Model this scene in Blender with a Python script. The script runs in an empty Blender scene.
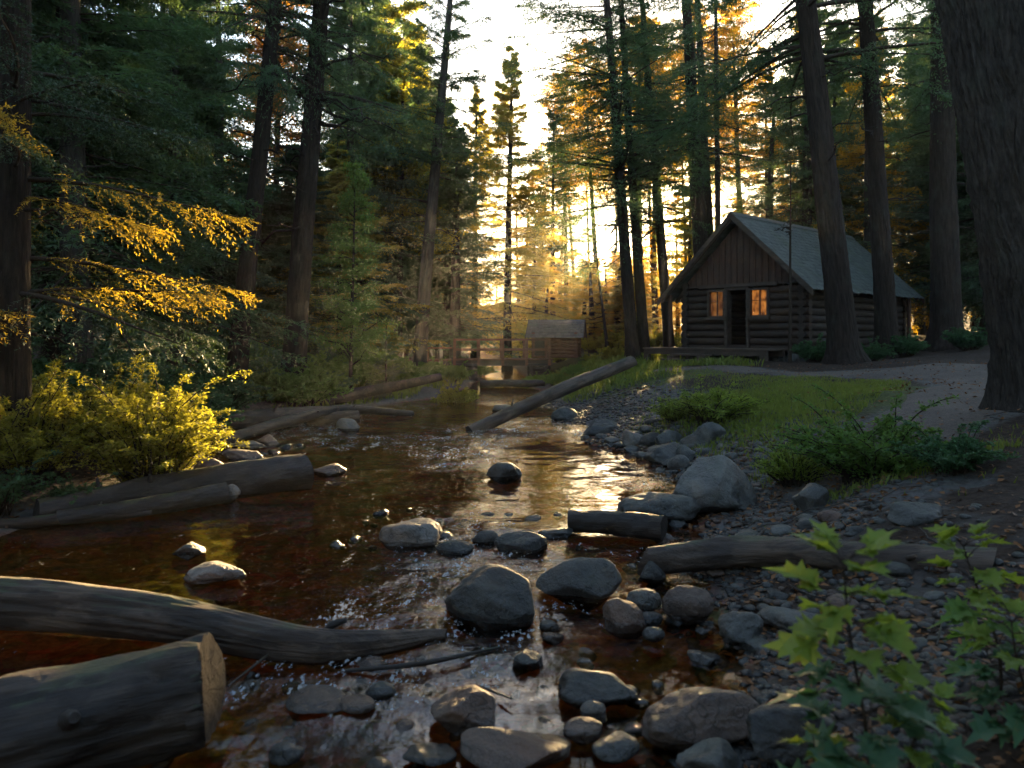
import bpy, bmesh, math, random
import numpy as np
from math import radians as R
from mathutils import Matrix, Vector

S = bpy.context.scene
COL = S.collection
rng = np.random.default_rng(11)
random.seed(11)

# ------------------------------------------------------------------ camera, sky, sun, exposure
F, HZ, CAMZ = 740.0, 335.0, 2.0            # focal length in pixels, horizon row, eye height
cam = bpy.data.cameras.new('camera')
cam.sensor_width = 36.0
cam.lens = 36.0 * F / 1024.0
cam.shift_y = -(384.0 - HZ) / 1024.0
cam.clip_start, cam.clip_end = 0.05, 2000
cam.dof.use_dof = True
cam.dof.focus_distance = 11.0
cam.dof.aperture_fstop = 1.9
co = bpy.data.objects.new('camera', cam)
co.location = (0, 0, CAMZ)
co.rotation_euler = (R(90), 0, 0)
COL.objects.link(co)
S.camera = co

SUN_AZ, SUN_EL = R(12.8), R(10.5)          # azimuth to the right of +Y, elevation
sun_dir = Vector((math.sin(SUN_AZ) * math.cos(SUN_EL), math.cos(SUN_AZ) * math.cos(SUN_EL), math.sin(SUN_EL)))
W = bpy.data.worlds.new('World')
S.world = W
W.use_nodes = True
wn, wl = W.node_tree.nodes, W.node_tree.links
bg = wn['Background']
sky = wn.new('ShaderNodeTexSky')
sky.sky_type = 'NISHITA'
sky.sun_disc = False
sky.sun_elevation = SUN_EL
sky.sun_rotation = SUN_AZ
sky.air_density, sky.dust_density, sky.ozone_density = 1.0, 1.0, 1.0
wl.new(sky.outputs[0], bg.inputs['Color'])
bg.inputs['Strength'].default_value = 0.05

sl = bpy.data.lights.new('sun', 'SUN')
sl.energy = 5.0
sl.angle = R(0.6)
sl.color = (1.0, 0.68, 0.31)
so = bpy.data.objects.new('sun', sl)
so.rotation_euler = sun_dir.to_track_quat('Z', 'Y').to_euler()
COL.objects.link(so)

S.view_settings.view_transform = 'Standard'
S.view_settings.look = 'None'
S.view_settings.gamma = 1
S.view_settings.use_curve_mapping = False
S.view_settings.exposure = 3.75

S.render.engine = 'CYCLES'
cy = S.cycles
cy.use_denoising = True
try:
    cy.denoiser = 'OPENIMAGEDENOISE'
except Exception:
    pass
cy.max_bounces, cy.diffuse_bounces, cy.glossy_bounces = 7, 5, 2
cy.transmission_bounces, cy.transparent_max_bounces, cy.volume_bounces = 4, 10, 0
cy.caustics_reflective = cy.caustics_refractive = False
cy.use_adaptive_sampling = True
cy.adaptive_threshold = 0.02
cy.sample_clamp_indirect = 4.0

HAZE = 0.00034

# ------------------------------------------------------------------ helpers
def tag(o, label=None, cat=None, group=None, kind=None):
    if label: o['label'] = label
    if cat: o['category'] = cat
    if group: o['group'] = group
    if kind: o['kind'] = kind
    return o

def empty(name, loc, rot=(0, 0, 0)):
    o = bpy.data.objects.new(name, None)
    o.empty_display_size = 0.2
    o.location, o.rotation_euler = loc, rot
    COL.objects.link(o)
    return o

def linkmesh(name, me, parent=None, loc=(0, 0, 0), rot=(0, 0, 0), scale=None):
    o = bpy.data.objects.new(name, me)
    o.location, o.rotation_euler = loc, rot
    if scale is not None: o.scale = scale
    COL.objects.link(o)
    if parent: o.parent = parent
    return o

class MB:
    """collects polygons and turns them into one mesh"""
    def __init__(s): s.V, s.P, s.n = [], [], 0
    def add(s, V, Fc, mi=0, smooth=False):
        V = np.asarray(V, float).reshape(-1, 3)
        Fc = np.asarray(Fc, int)
        s.V.append(V); s.P.append((Fc + s.n, mi, smooth)); s.n += len(V)
    def box(s, a, b, mi=0, M=None, jit=0.0):
        x0, y0, z0 = a; x1, y1, z1 = b
        V = np.array([(x0,y0,z0),(x1,y0,z0),(x1,y1,z0),(x0,y1,z0),(x0,y0,z1),(x1,y0,z1),(x1,y1,z1),(x0,y1,z1)], float)
        if jit: V += rng.normal(0, jit, V.shape)
        if M is not None: V = V @ np.array(M.to_3x3()).T + np.array(M.translation)
        s.add(V, [(0,3,2,1),(4,5,6,7),(0,1,5,4),(1,2,6,5),(2,3,7,6),(3,0,4,7)], mi)
    def tube(s, pts, rad, seg=8, mi=0, caps=True, capmi=None, wob=0.0, sq=1.0):
        pts = np.asarray(pts, float); rad = np.broadcast_to(np.asarray(rad, float), (len(pts),))
        t = np.gradient(pts, axis=0); t /= np.linalg.norm(t, axis=1)[:, None] + 1e-9
        ref = np.array((0, 0, 1.0)) if abs(t[:, 2]).mean() < 0.8 else np.array((1.0, 0, 0))
        a = np.cross(t, ref); a /= np.linalg.norm(a, axis=1)[:, None] + 1e-9
        b = np.cross(t, a)
        th = np.linspace(0, 2 * np.pi, seg, endpoint=False)
        rr = rad[:, None] * np.ones(seg)
        if wob: rr = rr * (1 + wob * rng.normal(0, 1, rr.shape))
        V = pts[:, None] + rr[..., None] * (np.cos(th)[None, :, None] * a[:, None] + sq * np.sin(th)[None, :, None] * b[:, None])
        n = len(pts)
        i, j = np.meshgrid(np.arange(n - 1), np.arange(seg), indexing='ij')
        j2 = (j + 1) % seg
        Fc = np.stack([i*seg+j, i*seg+j2, (i+1)*seg+j2, (i+1)*seg+j], -1).reshape(-1, 4)
        base = s.n
        s.add(V, Fc, mi, True)
        if caps:
            cm = mi if capmi is None else capmi
            for k, ring in ((0, np.arange(seg)[::-1]), (n-1, np.arange(seg))):
                c = V[k].mean(0)
                VV = np.vstack([V[k], c[None]])
                ii = np.arange(seg); jj = (ii + 1) % seg
                tri = np.stack([ii, jj, np.full(seg, seg)], -1) if k else np.stack([jj, ii, np.full(seg, seg)], -1)
                s.add(VV, tri, cm)
    def mesh(s, name, mats):
        me = bpy.data.meshes.new(name)
        V = np.vstack(s.V)
        me.vertices.add(len(V)); me.vertices.foreach_set('co', V.astype(np.float32).ravel())
        li = np.concatenate([p[0].ravel() for p in s.P])
        tot = np.concatenate([np.full(len(p[0]), p[0].shape[1]) for p in s.P])
        st = np.concatenate([[0], np.cumsum(tot)[:-1]])
        me.loops.add(len(li)); me.loops.foreach_set('vertex_index', li.astype(np.int32))
        me.polygons.add(len(tot)); me.polygons.foreach_set('loop_start', st.astype(np.int32))
        me.polygons.foreach_set('material_index', np.concatenate([np.full(len(p[0]), p[1]) for p in s.P]).astype(np.int32))
        me.polygons.foreach_set('use_smooth', np.concatenate([np.full(len(p[0]), p[2]) for p in s.P]))
        for m in (mats if isinstance(mats, (list, tuple)) else [mats]): me.materials.append(m)
        me.update(calc_edges=True); me.validate()
        return me
    def build(s, name, mats, parent=None, **k):
        return linkmesh(name, s.mesh(name, mats), parent, **k)

_lat = np.random.default_rng(5).random((256, 256))
def vnoise(x, y, f=1.0, off=0):
    x = np.asarray(x, float) * f + off * 17.3 + 1000; y = np.asarray(y, float) * f + off * 9.1 + 1000
    xi, yi = np.floor(x).astype(int), np.floor(y).astype(int)
    u, v = x - xi, y - yi
    u, v = u*u*(3-2*u), v*v*(3-2*v)
    g = lambda a, b: _lat[a % 256, b % 256]
    return (g(xi,yi)*(1-u)+g(xi+1,yi)*u)*(1-v) + (g(xi,yi+1)*(1-u)+g(xi+1,yi+1)*u)*v - 0.5

def px(x, y, z=0.0):
    """the point of height z that is seen at picture position x, y"""
    Y = (CAMZ - z) * F / (y - HZ)
    return np.array(((x - 512) / F * Y, Y, z))
def atY(x, y, Y): return np.array(((x - 512) / F * Y, Y, CAMZ - (y - HZ) / F * Y))

# ------------------------------------------------------------------ materials
def mat(name):
    m = bpy.data.materials.new(name); m.use_nodes = True
    return m, m.node_tree.nodes, m.node_tree.links, m.node_tree.nodes['Principled BSDF']
def nd(n, t, **k):
    o = n.new(t)
    for a, b in k.items(): setattr(o, a, b)
    return o
def ramp(n, stops):
    r = n.new('ShaderNodeValToRGB')
    e = r.color_ramp.elements
    while len(e) < len(stops): e.new(0.5)
    for q, (p, c) in zip(e, stops): q.position = p; q.color = (*c, 1)
    return r
def coords(n, l, scale, which='Object'):
    tc = n.new('ShaderNodeTexCoord'); mp = n.new('ShaderNodeMapping')
    mp.inputs['Scale'].default_value = scale
    l.new(tc.outputs[which], mp.inputs['Vector'])
    return mp.outputs[0]
def wcoords(n, l, scale=(1, 1, 1)):
    g = n.new('ShaderNodeNewGeometry'); mp = n.new('ShaderNodeMapping')
    mp.inputs['Scale'].default_value = scale
    l.new(g.outputs['Position'], mp.inputs['Vector'])
    return mp.outputs[0]
def noise(n, l, vec, scale, detail=4, rough=.55):
    t = n.new('ShaderNodeTexNoise'); t.inputs['Scale'].default_value = scale
    t.inputs['Detail'].default_value = detail; t.inputs['Roughness'].default_value = rough
    if vec is not None: l.new(vec, t.inputs['Vector'])
    return t.outputs['Fac']
def bump(n, l, h, strength, dist, bsdf, prev=None):
    b = n.new('ShaderNodeBump'); b.inputs['Strength'].default_value = strength; b.inputs['Distance'].default_value = dist
    l.new(h, b.inputs['Height'])
    if prev: l.new(prev, b.inputs['Normal'])
    if bsdf: l.new(b.outputs[0], bsdf.inputs['Normal'])
    return b.outputs[0]

def bark_mat(name, c0, c1, sc=(9, 9, 1.4), d=.03):
    m, n, l, b = mat(name)
    v = coords(n, l, sc)
    a = noise(n, l, v, 1.6, 6, .65)
    r = ramp(n, [(.3, c0), (.72, c1)])
    l.new(a, r.inputs[0])
    lich = noise(n, l, coords(n, l, (1, 1, .6)), 2.3, 4)
    lr = ramp(n, [(.55, (0, 0, 0)), (.75, (1, 1, 1))]); l.new(lich, lr.inputs[0])
    mx = nd(n, 'ShaderNodeMix', data_type='RGBA'); mx.inputs[7].default_value = (.055, .06, .045, 1)
    fm = nd(n, 'ShaderNodeMath', operation='MULTIPLY'); fm.inputs[1].default_value = .45
    l.new(lr.outputs[0], fm.inputs[0]); l.new(fm.outputs[0], mx.inputs[0]); l.new(r.outputs[0], mx.inputs[6])
    l.new(mx.outputs[2], b.inputs['Base Color'])
    b.inputs['Roughness'].default_value = .9
    b.inputs['Specular IOR Level'].default_value = .2
    w = nd(n, 'ShaderNodeTexVoronoi', feature='DISTANCE_TO_EDGE'); w.inputs['Scale'].default_value = 1.3
    l.new(v, w.inputs['Vector'])
    n1 = bump(n, l, w.outputs['Distance'], .8, d, None)
    bump(n, l, a, .9, d, b, n1)
    return m
BARK = bark_mat('rough_bark', (.011, .0075, .006), (.05, .034, .025))
BARKG = bark_mat('grey_bark', (.024, .02, .017), (.09, .075, .064))
BARKT = bark_mat('thin_bark', (.02, .014, .01), (.07, .048, .034), (30, 30, 5), .008)

def wood_mat(name, c0, c1, axis='x', sc=1.0, rough=.75, bd=.012):
    m, n, l, b = mat(name)
    s = dict(x=(1.2, 22, 22), y=(22, 1.2, 22), z=(22, 22, 1.2))[axis]
    v = coords(n, l, tuple(q * sc for q in s))
    a = noise(n, l, v, 1.0, 7, .65)
    big = noise(n, l, coords(n, l, (1, 1, 1)), 1.7, 4)
    ad = nd(n, 'ShaderNodeMath', operation='ADD'); l.new(a, ad.inputs[0]); l.new(big, ad.inputs[1])
    ml = nd(n, 'ShaderNodeMath', operation='MULTIPLY'); ml.inputs[1].default_value = .5; l.new(ad.outputs[0], ml.inputs[0])
    r = ramp(n, [(.34, c0), (.62, c1)]); l.new(ml.outputs[0], r.inputs[0])
    pn_ = noise(n, l, coords(n, l, dict(x=(.7, 2, 2), y=(2, .7, 2), z=(2, 2, .7))[axis]), 2.6, 6, .62)
    pr_ = ramp(n, [(.47, (1, 1, 1)), (.53, (.38, .33, .3))]); l.new(pn_, pr_.inputs[0])
    pm_ = nd(n, 'ShaderNodeMix', data_type='RGBA', blend_type='MULTIPLY'); pm_.inputs[0].default_value = .85 if bd > .02 else .3
    l.new(r.outputs[0], pm_.inputs[6]); l.new(pr_.outputs[0], pm_.inputs[7])
    gm_ = n.new('ShaderNodeNewGeometry'); sx_ = nd(n, 'ShaderNodeSeparateXYZ'); l.new(gm_.outputs['Normal'], sx_.inputs[0])
    mn_ = noise(n, l, gm_.outputs['Position'], 3.4, 6, .68); mq_ = nd(n, 'ShaderNodeMath', operation='MULTIPLY'); l.new(mn_, mq_.inputs[0]); l.new(sx_.outputs['Z'], mq_.inputs[1])
    mr_ = ramp(n, [(.44, (0, 0, 0)), (.58, (.7, .7, .7) if bd > .02 else (.0, .0, .0))]); l.new(mq_.outputs[0], mr_.inputs[0])
    mo_ = nd(n, 'ShaderNodeMix', data_type='RGBA'); mo_.inputs[7].default_value = (.05, .062, .022, 1)
    l.new(mr_.outputs[0], mo_.inputs[0]); l.new(pm_.outputs[2], mo_.inputs[6])
    l.new(mo_.outputs[2], b.inputs['Base Color'])
    rr = ramp(n, [(.3, (rough-.2,)*3), (.7, (min(1, rough+.15),)*3)]); l.new(big, rr.inputs[0])
    l.new(rr.outputs[0], b.inputs['Roughness'])
    n1 = bump(n, l, big, .5, .03, None)
    bump(n, l, a, .8, bd, b, n1)
    return m
LOGW = wood_mat('weathered_log', (.02, .013, .009), (.12, .08, .055), 'x', 1, .7, .03)
LOGD = wood_mat('dark_log', (.012, .008, .006), (.055, .037, .026), 'x', 1, .6, .03)
def end_mat():
    m, n, l, b = mat('cut_end')
    a = noise(n, l, coords(n, l, (4, 4, 4)), 3, 7, .7)
    ck = nd(n, 'ShaderNodeTexVoronoi', feature='DISTANCE_TO_EDGE'); ck.inputs['Scale'].default_value = 9; l.new(coords(n, l, (1, 1, 1)), ck.inputs['Vector'])
    cr = ramp(n, [(0, (.3,) * 3), (.03, (1,) * 3)]); l.new(ck.outputs['Distance'], cr.inputs[0])
    r = ramp(n, [(.35, (.012, .009, .007)), (.7, (.06, .043, .03))]); l.new(a, r.inputs[0])
    m_ = nd(n, 'ShaderNodeMix', data_type='RGBA', blend_type='MULTIPLY'); m_.inputs[0].default_value = .7
    l.new(r.outputs[0], m_.inputs[6]); l.new(cr.outputs[0], m_.inputs[7]); l.new(m_.outputs[2], b.inputs['Base Color'])
    b.inputs['Roughness'].default_value = .85
    n1 = bump(n, l, cr.outputs[0], .6, .02, None)
    bump(n, l, a, .9, .05, b, n1)
    return m
ENDW = end_mat()
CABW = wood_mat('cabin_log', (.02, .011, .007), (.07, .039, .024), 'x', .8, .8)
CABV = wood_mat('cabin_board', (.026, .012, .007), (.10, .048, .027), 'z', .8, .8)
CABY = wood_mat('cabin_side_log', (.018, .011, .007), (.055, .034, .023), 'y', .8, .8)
DECKW = wood_mat('deck_wood', (.04, .026, .018), (.13, .085, .058), 'x', .8, .8)
HUTW = wood_mat('hut_wood', (.07, .028, .016), (.24, .1, .055), 'x', .9, .8)

def roof_mat(name, c0, c1):
    m, n, l, b = mat(name)
    v = coords(n, l, (6, 5, 1.5))
    a = noise(n, l, v, 1.2, 6, .6)
    big = noise(n, l, coords(n, l, (1, 1, 1)), .8, 3)
    oi = n.new('ShaderNodeAttribute'); oi.attribute_name = 'tint'
    ad = nd(n, 'ShaderNodeMath', operation='MULTIPLY_ADD'); ad.inputs[1].default_value = .3
    l.new(oi.outputs['Fac'], ad.inputs[0]); l.new(a, ad.inputs[2])
    r = ramp(n, [(.35, c0), (.95, c1)]); l.new(ad.outputs[0], r.inputs[0])
    mx = nd(n, 'ShaderNodeMix', data_type='RGBA'); mx.inputs[7].default_value = (.07, .09, .045, 1)
    rr = ramp(n, [(.55, (0, 0, 0)), (.7, (.6, .6, .6))]); l.new(big, rr.inputs[0])
    l.new(rr.outputs[0], mx.inputs[0]); l.new(r.outputs[0], mx.inputs[6])
    l.new(mx.outputs[2], b.inputs['Base Color']); b.inputs['Roughness'].default_value = .55
    bump(n, l, a, .6, .01, b)
    return m
ROOF = roof_mat('grey_shakes', (.045, .053, .049), (.135, .152, .14))
ROOFB = roof_mat('brown_shakes', (.06, .038, .026), (.155, .105, .075))

def rock_mat(name, c0, c1, c2, moss=.35):
    m, n, l, b = mat(name)
    oi = n.new('ShaderNodeObjectInfo')
    g = n.new('ShaderNodeNewGeometry')
    off = nd(n, 'ShaderNodeVectorMath', operation='ADD'); l.new(g.outputs['Position'], off.inputs[0]); l.new(oi.outputs['Random'], off.inputs[1])
    v = off.outputs[0]
    a = noise(n, l, v, 5, 8, .62)
    fine = noise(n, l, v, 46, 4, .6)
    spk = noise(n, l, v, 130, 2, .7)
    ad = nd(n, 'ShaderNodeMath', operation='MULTIPLY_ADD'); ad.inputs[1].default_value = .35
    l.new(spk, ad.inputs[0]); l.new(a, ad.inputs[2])
    r = ramp(n, [(.42, c0), (.62, c1), (.85, c2)]); l.new(ad.outputs[0], r.inputs[0])
    hv = nd(n, 'ShaderNodeHueSaturation'); l.new(r.outputs[0], hv.inputs['Color'])
    mr = nd(n, 'ShaderNodeMapRange'); mr.inputs[3].default_value, mr.inputs[4].default_value = .65, 1.35
    l.new(oi.outputs['Random'], mr.inputs[0]); l.new(mr.outputs[0], hv.inputs['Value'])
    st_ = noise(n, l, v, 2.2, 5, .6); sr_ = ramp(n, [(.5, (0, 0, 0)), (.68, (.55, .55, .55))]); l.new(st_, sr_.inputs[0])
    sm_ = nd(n, 'ShaderNodeMix', data_type='RGBA', blend_type='MULTIPLY'); sm_.inputs[7].default_value = (1.15, .78, .55, 1)
    l.new(sr_.outputs[0], sm_.inputs[0]); l.new(hv.outputs[0], sm_.inputs[6])
    wp = nd(n, 'ShaderNodeVectorMath', operation='MULTIPLY_ADD'); wp.inputs[1].default_value = (.35,) * 3
    nc_ = n.new('ShaderNodeTexNoise'); nc_.inputs['Scale'].default_value = 6; l.new(v, nc_.inputs['Vector']); l.new(nc_.outputs['Color'], wp.inputs[0]); l.new(v, wp.inputs[2])
    ck = nd(n, 'ShaderNodeTexVoronoi', feature='DISTANCE_TO_EDGE'); ck.inputs['Scale'].default_value = 2.6; l.new(wp.outputs[0], ck.inputs['Vector'])
    cr2 = ramp(n, [(.0, (.35,) * 3), (.018, (1,) * 3)]); l.new(ck.outputs['Distance'], cr2.inputs[0])
    cm_ = nd(n, 'ShaderNodeMix', data_type='RGBA', blend_type='MULTIPLY'); cm_.inputs[0].default_value = .8
    l.new(sm_.outputs[2], cm_.inputs[6]); l.new(cr2.outputs[0], cm_.inputs[7])
    # moss and lichen patches on the upward faces
    sx = nd(n, 'ShaderNodeSeparateXYZ'); l.new(g.outputs['Normal'], sx.inputs[0])
    ms = noise(n, l, v, 3.1, 6, .65)
    mm = nd(n, 'ShaderNodeMath', operation='MULTIPLY'); l.new(sx.outputs['Z'], mm.inputs[0]); l.new(ms, mm.inputs[1])
    mrp = ramp(n, [(.36, (0, 0, 0)), (.56, (moss,)*3)]); l.new(mm.outputs[0], mrp.inputs[0])
    mx = nd(n, 'ShaderNodeMix', data_type='RGBA'); mx.inputs[7].default_value = (.05, .06, .03, 1)
    l.new(mrp.outputs[0], mx.inputs[0]); l.new(cm_.outputs[2], mx.inputs[6])
    sp = nd(n, 'ShaderNodeSeparateXYZ'); l.new(g.outputs['Position'], sp.inputs[0])
    wz_ = nd(n, 'ShaderNodeMath', operation='MULTIPLY_ADD'); wz_.inputs[1].default_value = -.09; l.new(a, wz_.inputs[0]); l.new(sp.outputs['Z'], wz_.inputs[2])
    wr = nd(n, 'ShaderNodeMapRange'); wr.inputs[1].default_value, wr.inputs[2].default_value = -.005, .012; l.new(wz_.outputs[0], wr.inputs[0])
    wc = nd(n, 'ShaderNodeMix', data_type='RGBA', blend_type='MULTIPLY'); wc.inputs[0].default_value = 1
    wv_ = ramp(n, [(0, (.45,)*3), (1, (1,)*3)]); l.new(wr.outputs[0], wv_.inputs[0])
    l.new(mx.outputs[2], wc.inputs[6]); l.new(wv_.outputs[0], wc.inputs[7]); l.new(wc.outputs[2], b.inputs['Base Color'])
    rg = ramp(n, [(.35, (.38,)*3), (.65, (.75,)*3)]); l.new(a, rg.inputs[0])
    rw = nd(n, 'ShaderNodeMix', data_type='RGBA'); rw.inputs[6].default_value = (.12, .12, .12, 1); l.new(wr.outputs[0], rw.inputs[0]); l.new(rg.outputs[0], rw.inputs[7])
    l.new(rw.outputs[2], b.inputs['Roughness'])
    n0 = bump(n, l, cr2.outputs[0], .5, .012, None)
    n1 = bump(n, l, a, .9, .06, None, n0)
    bump(n, l, fine, .8, .014, b, n1)
    return m
ROCK = rock_mat('grey_rock', (.028, .028, .026), (.066, .065, .06), (.135, .13, .115))
ROCKD = rock_mat('dark_wet_rock', (.015, .0145, .013), (.036, .034, .031), (.082, .077, .067), .25)
ROCKB = rock_mat('brown_rock', (.035, .021, .016), (.085, .055, .04), (.15, .1, .075), .1)
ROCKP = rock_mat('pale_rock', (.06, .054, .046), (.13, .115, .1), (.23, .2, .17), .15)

def leaf_mat(name, c0, c1, tc, tr=.45, gloss=.35, var=.25):
    m, n, l, b = mat(name)
    v = wcoords(n, l)
    a = noise(n, l, v, 1.1, 3)
    g = n.new('ShaderNodeNewGeometry'); oi = n.new('ShaderNodeObjectInfo')
    ad = nd(n, 'ShaderNodeMath', operation='MULTIPLY_ADD'); ad.inputs[1].default_value = .6
    l.new(g.outputs['Random Per Island'], ad.inputs[0]); l.new(a, ad.inputs[2])
    r = ramp(n, [(.35, c0), (1.05 if False else .95, c1)]); l.new(ad.outputs[0], r.inputs[0])
    hv = nd(n, 'ShaderNodeHueSaturation'); l.new(r.outputs[0], hv.inputs['Color'])
    mr = nd(n, 'ShaderNodeMapRange'); mr.inputs[3].default_value, mr.inputs[4].default_value = 1 - var, 1 + var
    l.new(oi.outputs['Random'], mr.inputs[0]); l.new(mr.outputs[0], hv.inputs['Value'])
    l.new(hv.outputs[0], b.inputs['Base Color'])
    b.inputs['Roughness'].default_value = .55; b.inputs['Specular IOR Level'].default_value = gloss
    t = n.new('ShaderNodeBsdfTranslucent'); t.inputs['Color'].default_value = (*tc, 1)
    mx = n.new('ShaderNodeMixShader'); mx.inputs[0].default_value = tr
    l.new(b.outputs[0], mx.inputs[1]); l.new(t.outputs[0], mx.inputs[2])
    l.new(mx.outputs[0], n['Material Output'].inputs['Surface'])
    return m
NEEDLE = leaf_mat('dark_needles', (.03, .07, .045), (.068, .118, .062), (.12, .2, .06), .42)
NEEDLEG = leaf_mat('backlit_needles', (.10, .085, .02), (.2, .15, .03), (.85, .55, .04), .66)  # gold of the backlight is put into the needle colour
NEEDLEM = leaf_mat('warm_needles', (.04, .06, .022), (.085, .095, .03), (.26, .2, .03), .5)
NEEDLEN = leaf_mat('sunlit_needles', (.04, .055, .018), (.09, .085, .025), (.56, .39, .03), .55)  # sunlight on the lower boughs, painted into the needle colour
NEEDLEK = leaf_mat('shaded_needles', (.018, .045, .028), (.04, .075, .04), (.05, .08, .02), .2)  # shade on the upper boughs, painted into the needle colour
NEEDLEW = leaf_mat('olive_needles', (.08, .095, .03), (.16, .15, .04), (.6, .5, .07), .62)
LEAFY = leaf_mat('yellow_leaves', (.06, .10, .014), (.22, .2, .02), (.42, .40, .035), .5)
LEAFO = leaf_mat('orange_leaves', (.15, .07, .015), (.28, .13, .02), (.5, .24, .03), .5)
LEAFG = leaf_mat('green_leaves', (.07, .145, .03), (.14, .24, .05), (.2, .34, .045), .4)
LEAFD = leaf_mat('dark_leaves', (.026, .08, .036), (.06, .14, .055), (.09, .2, .05), .35, .5)
LEAFL = leaf_mat('lime_leaves', (.09, .15, .02), (.19, .26, .035), (.34, .42, .04), .45)
GRASS = leaf_mat('grass_blades', (.065, .10, .02), (.17, .2, .04), (.28, .32, .045), .4)
def spotted(name, base):
    m = base.copy(); m.name = name
    n, l = m.node_tree.nodes, m.node_tree.links
    b = n['Principled BSDF']; src = b.inputs['Base Color'].links[0].from_socket
    sp_ = noise(n, l, wcoords(n, l), 42, 4, .7); r = ramp(n, [(.56, (0, 0, 0)), (.68, (.75, .75, .75))]); l.new(sp_, r.inputs[0])
    x = nd(n, 'ShaderNodeMix', data_type='RGBA'); x.inputs[7].default_value = (.16, .11, .03, 1)
    l.new(r.outputs[0], x.inputs[0]); l.new(src, x.inputs[6]); l.new(x.outputs[2], b.inputs['Base Color'])
    return m
LEAFDS, LEAFLS, LEAFGS = spotted('spotted_dark_leaves', LEAFD), spotted('spotted_lime_leaves', LEAFL), spotted('spotted_green_leaves', LEAFG)
LITTER = leaf_mat('fallen_leaves', (.05, .024, .012), (.24, .10, .03), (.2, .08, .02), .15)

def plain(name, c, rough=.7, emis=None, es=0):
    m, n, l, b = mat(name)
    b.inputs['Base Color'].default_value = (*c, 1); b.inputs['Roughness'].default_value = rough
    if emis:
        b.inputs['Emission Color'].default_value = (*emis, 1); b.inputs['Emission Strength'].default_value = es
    return m
def pane_mat(es):
    m, n, l, b = mat('lamp_lit_glass')
    v = coords(n, l, (3.2, 3.2, 2.2)); a = noise(n, l, v, 2.0, 4)
    r = ramp(n, [(.38, (.10, .03, .005)), (.52, (.6, .19, .03)), (.7, (1.0, .38, .07))]); l.new(a, r.inputs[0])
    b.inputs['Base Color'].default_value = (.03, .03, .03, 1); b.inputs['Roughness'].default_value = .12
    l.new(r.outputs[0], b.inputs['Emission Color']); b.inputs['Emission Strength'].default_value = es
    return m
PANE, PANED = pane_mat(.045), pane_mat(.018)
TRIM = wood_mat('trim_wood', (.03, .02, .014), (.1, .066, .046), 'x', .8, .8)

# ------------------------------------------------------------------ terrain
YT = [-8, 2, 3.6, 4.9, 6.6, 8, 10, 11.4, 14, 17.8, 24.7, 33, 45, 80, 300]
XRt = [1.6, 1.0, 1.15, 1.5, 1.7, 2.1, 2.5, 2.25, 1.8, 1.35, 1.1, .9, .2, -2, -30]
XLt = [-7, -6.5, -6.0, -5.6, -5.3, -4.9, -4.4, -4.5, -6.3, -5.0, -2.3, -1.4, -2.2, -5, -34]
def XR(y): return np.interp(y, YT, XRt) + .16 * np.sin(np.asarray(y) * 1.7) * (np.asarray(y) < 30)
def XL(y): return np.interp(y, YT, XLt) + .14 * np.sin(np.asarray(y) * 1.3 + 2)
def terrain(x, y, fine=True):
    x, y = np.broadcast_arrays(np.asarray(x, float), np.asarray(y, float))
    dr, dl = x - XR(y), XL(y) - x
    zr = np.interp(dr, [0, .8, 2, 3.5, 8, 12, 16, 40, 120], [0, .2, .62, 1.0, 1.15, 1.4, 1.6, 3, 8])
    zl = np.interp(dl, [0, .6, 2, 4, 10, 30, 120], [0, .14, .42, .6, .85, 2.2, 9])
    inn = np.minimum(-dr, -dl)
    zb = -np.interp(inn, [0, .5, 1.6], [0.0, .1, .24])
    z = np.where(dr > 0, zr, np.where(dl > 0, zl, zb))
    far = np.clip((y - 55) / 120, 0, 1)
    z = z + far * far * 16 * (np.minimum(-dr, -dl) < 2)
    land = np.clip(np.maximum(dr, dl) / 1.2, 0, 1)
    z = z + vnoise(x, y, .35, 1) * .22 * land + vnoise(x, y, 1.1, 2) * (.05 + .06 * land)
    if fine: z = z + vnoise(x, y, 3.3, 3) * .05 + vnoise(x, y, 8, 4) * .025
    return z
def tz(x, y): return float(terrain(x, y))
def onland(pxx, py, dz=0.0):
    """where the line of sight through pxx, py meets the ground (the water where the bed lies lower)"""
    for Y in np.arange(1.8, 80, .05):
        X = (pxx - 512) / F * Y
        z = max(float(terrain(X, Y, False)), 0.0)
        if CAMZ - (py - HZ) / F * Y <= z: return np.array((X, Y, z))
    return np.array(((pxx - 512) / F * 60, 60, 1.0))

PATH_PTS = np.array([(4.6, 21.8), (6.2, 20.0), (8.2, 18.4), (9.6, 16.2), (9.2, 13.4), (7.3, 11.2), (5.5, 9.6), (4.0, 8.7), (3.1, 8.3)])
PATH_W = np.array([.9, .9, 1.1, 1.5, 1.5, 1.2, .95, .7, .4])
def spline(pts, n):
    t = np.arange(len(pts)); u = np.linspace(0, len(pts) - 1, n)
    out = []
    for k in range(pts.shape[1]):
        p = np.concatenate([[2*pts[0, k]-pts[1, k]], pts[:, k], [2*pts[-1, k]-pts[-2, k]]])
        i = np.minimum(u.astype(int), len(pts) - 2); f = u - i
        p0, p1, p2, p3 = p[i], p[i+1], p[i+2], p[i+3]
        out.append(.5*((2*p1)+(-p0+p2)*f+(2*p0-5*p1+4*p2-p3)*f*f+(-p0+3*p1-3*p2+p3)*f**3))
    return np.stack(out, -1)
PC = spline(np.column_stack([PATH_PTS, PATH_W]), 120)
def path_mask(x, y):
    d = np.full(np.shape(x), 9.0)
    for (a, b, w) in PC[::2]: d = np.minimum(d, np.hypot(x - a, y - b) / w)
    return np.clip((1.25 - d) / .5, 0, 1)

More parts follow.
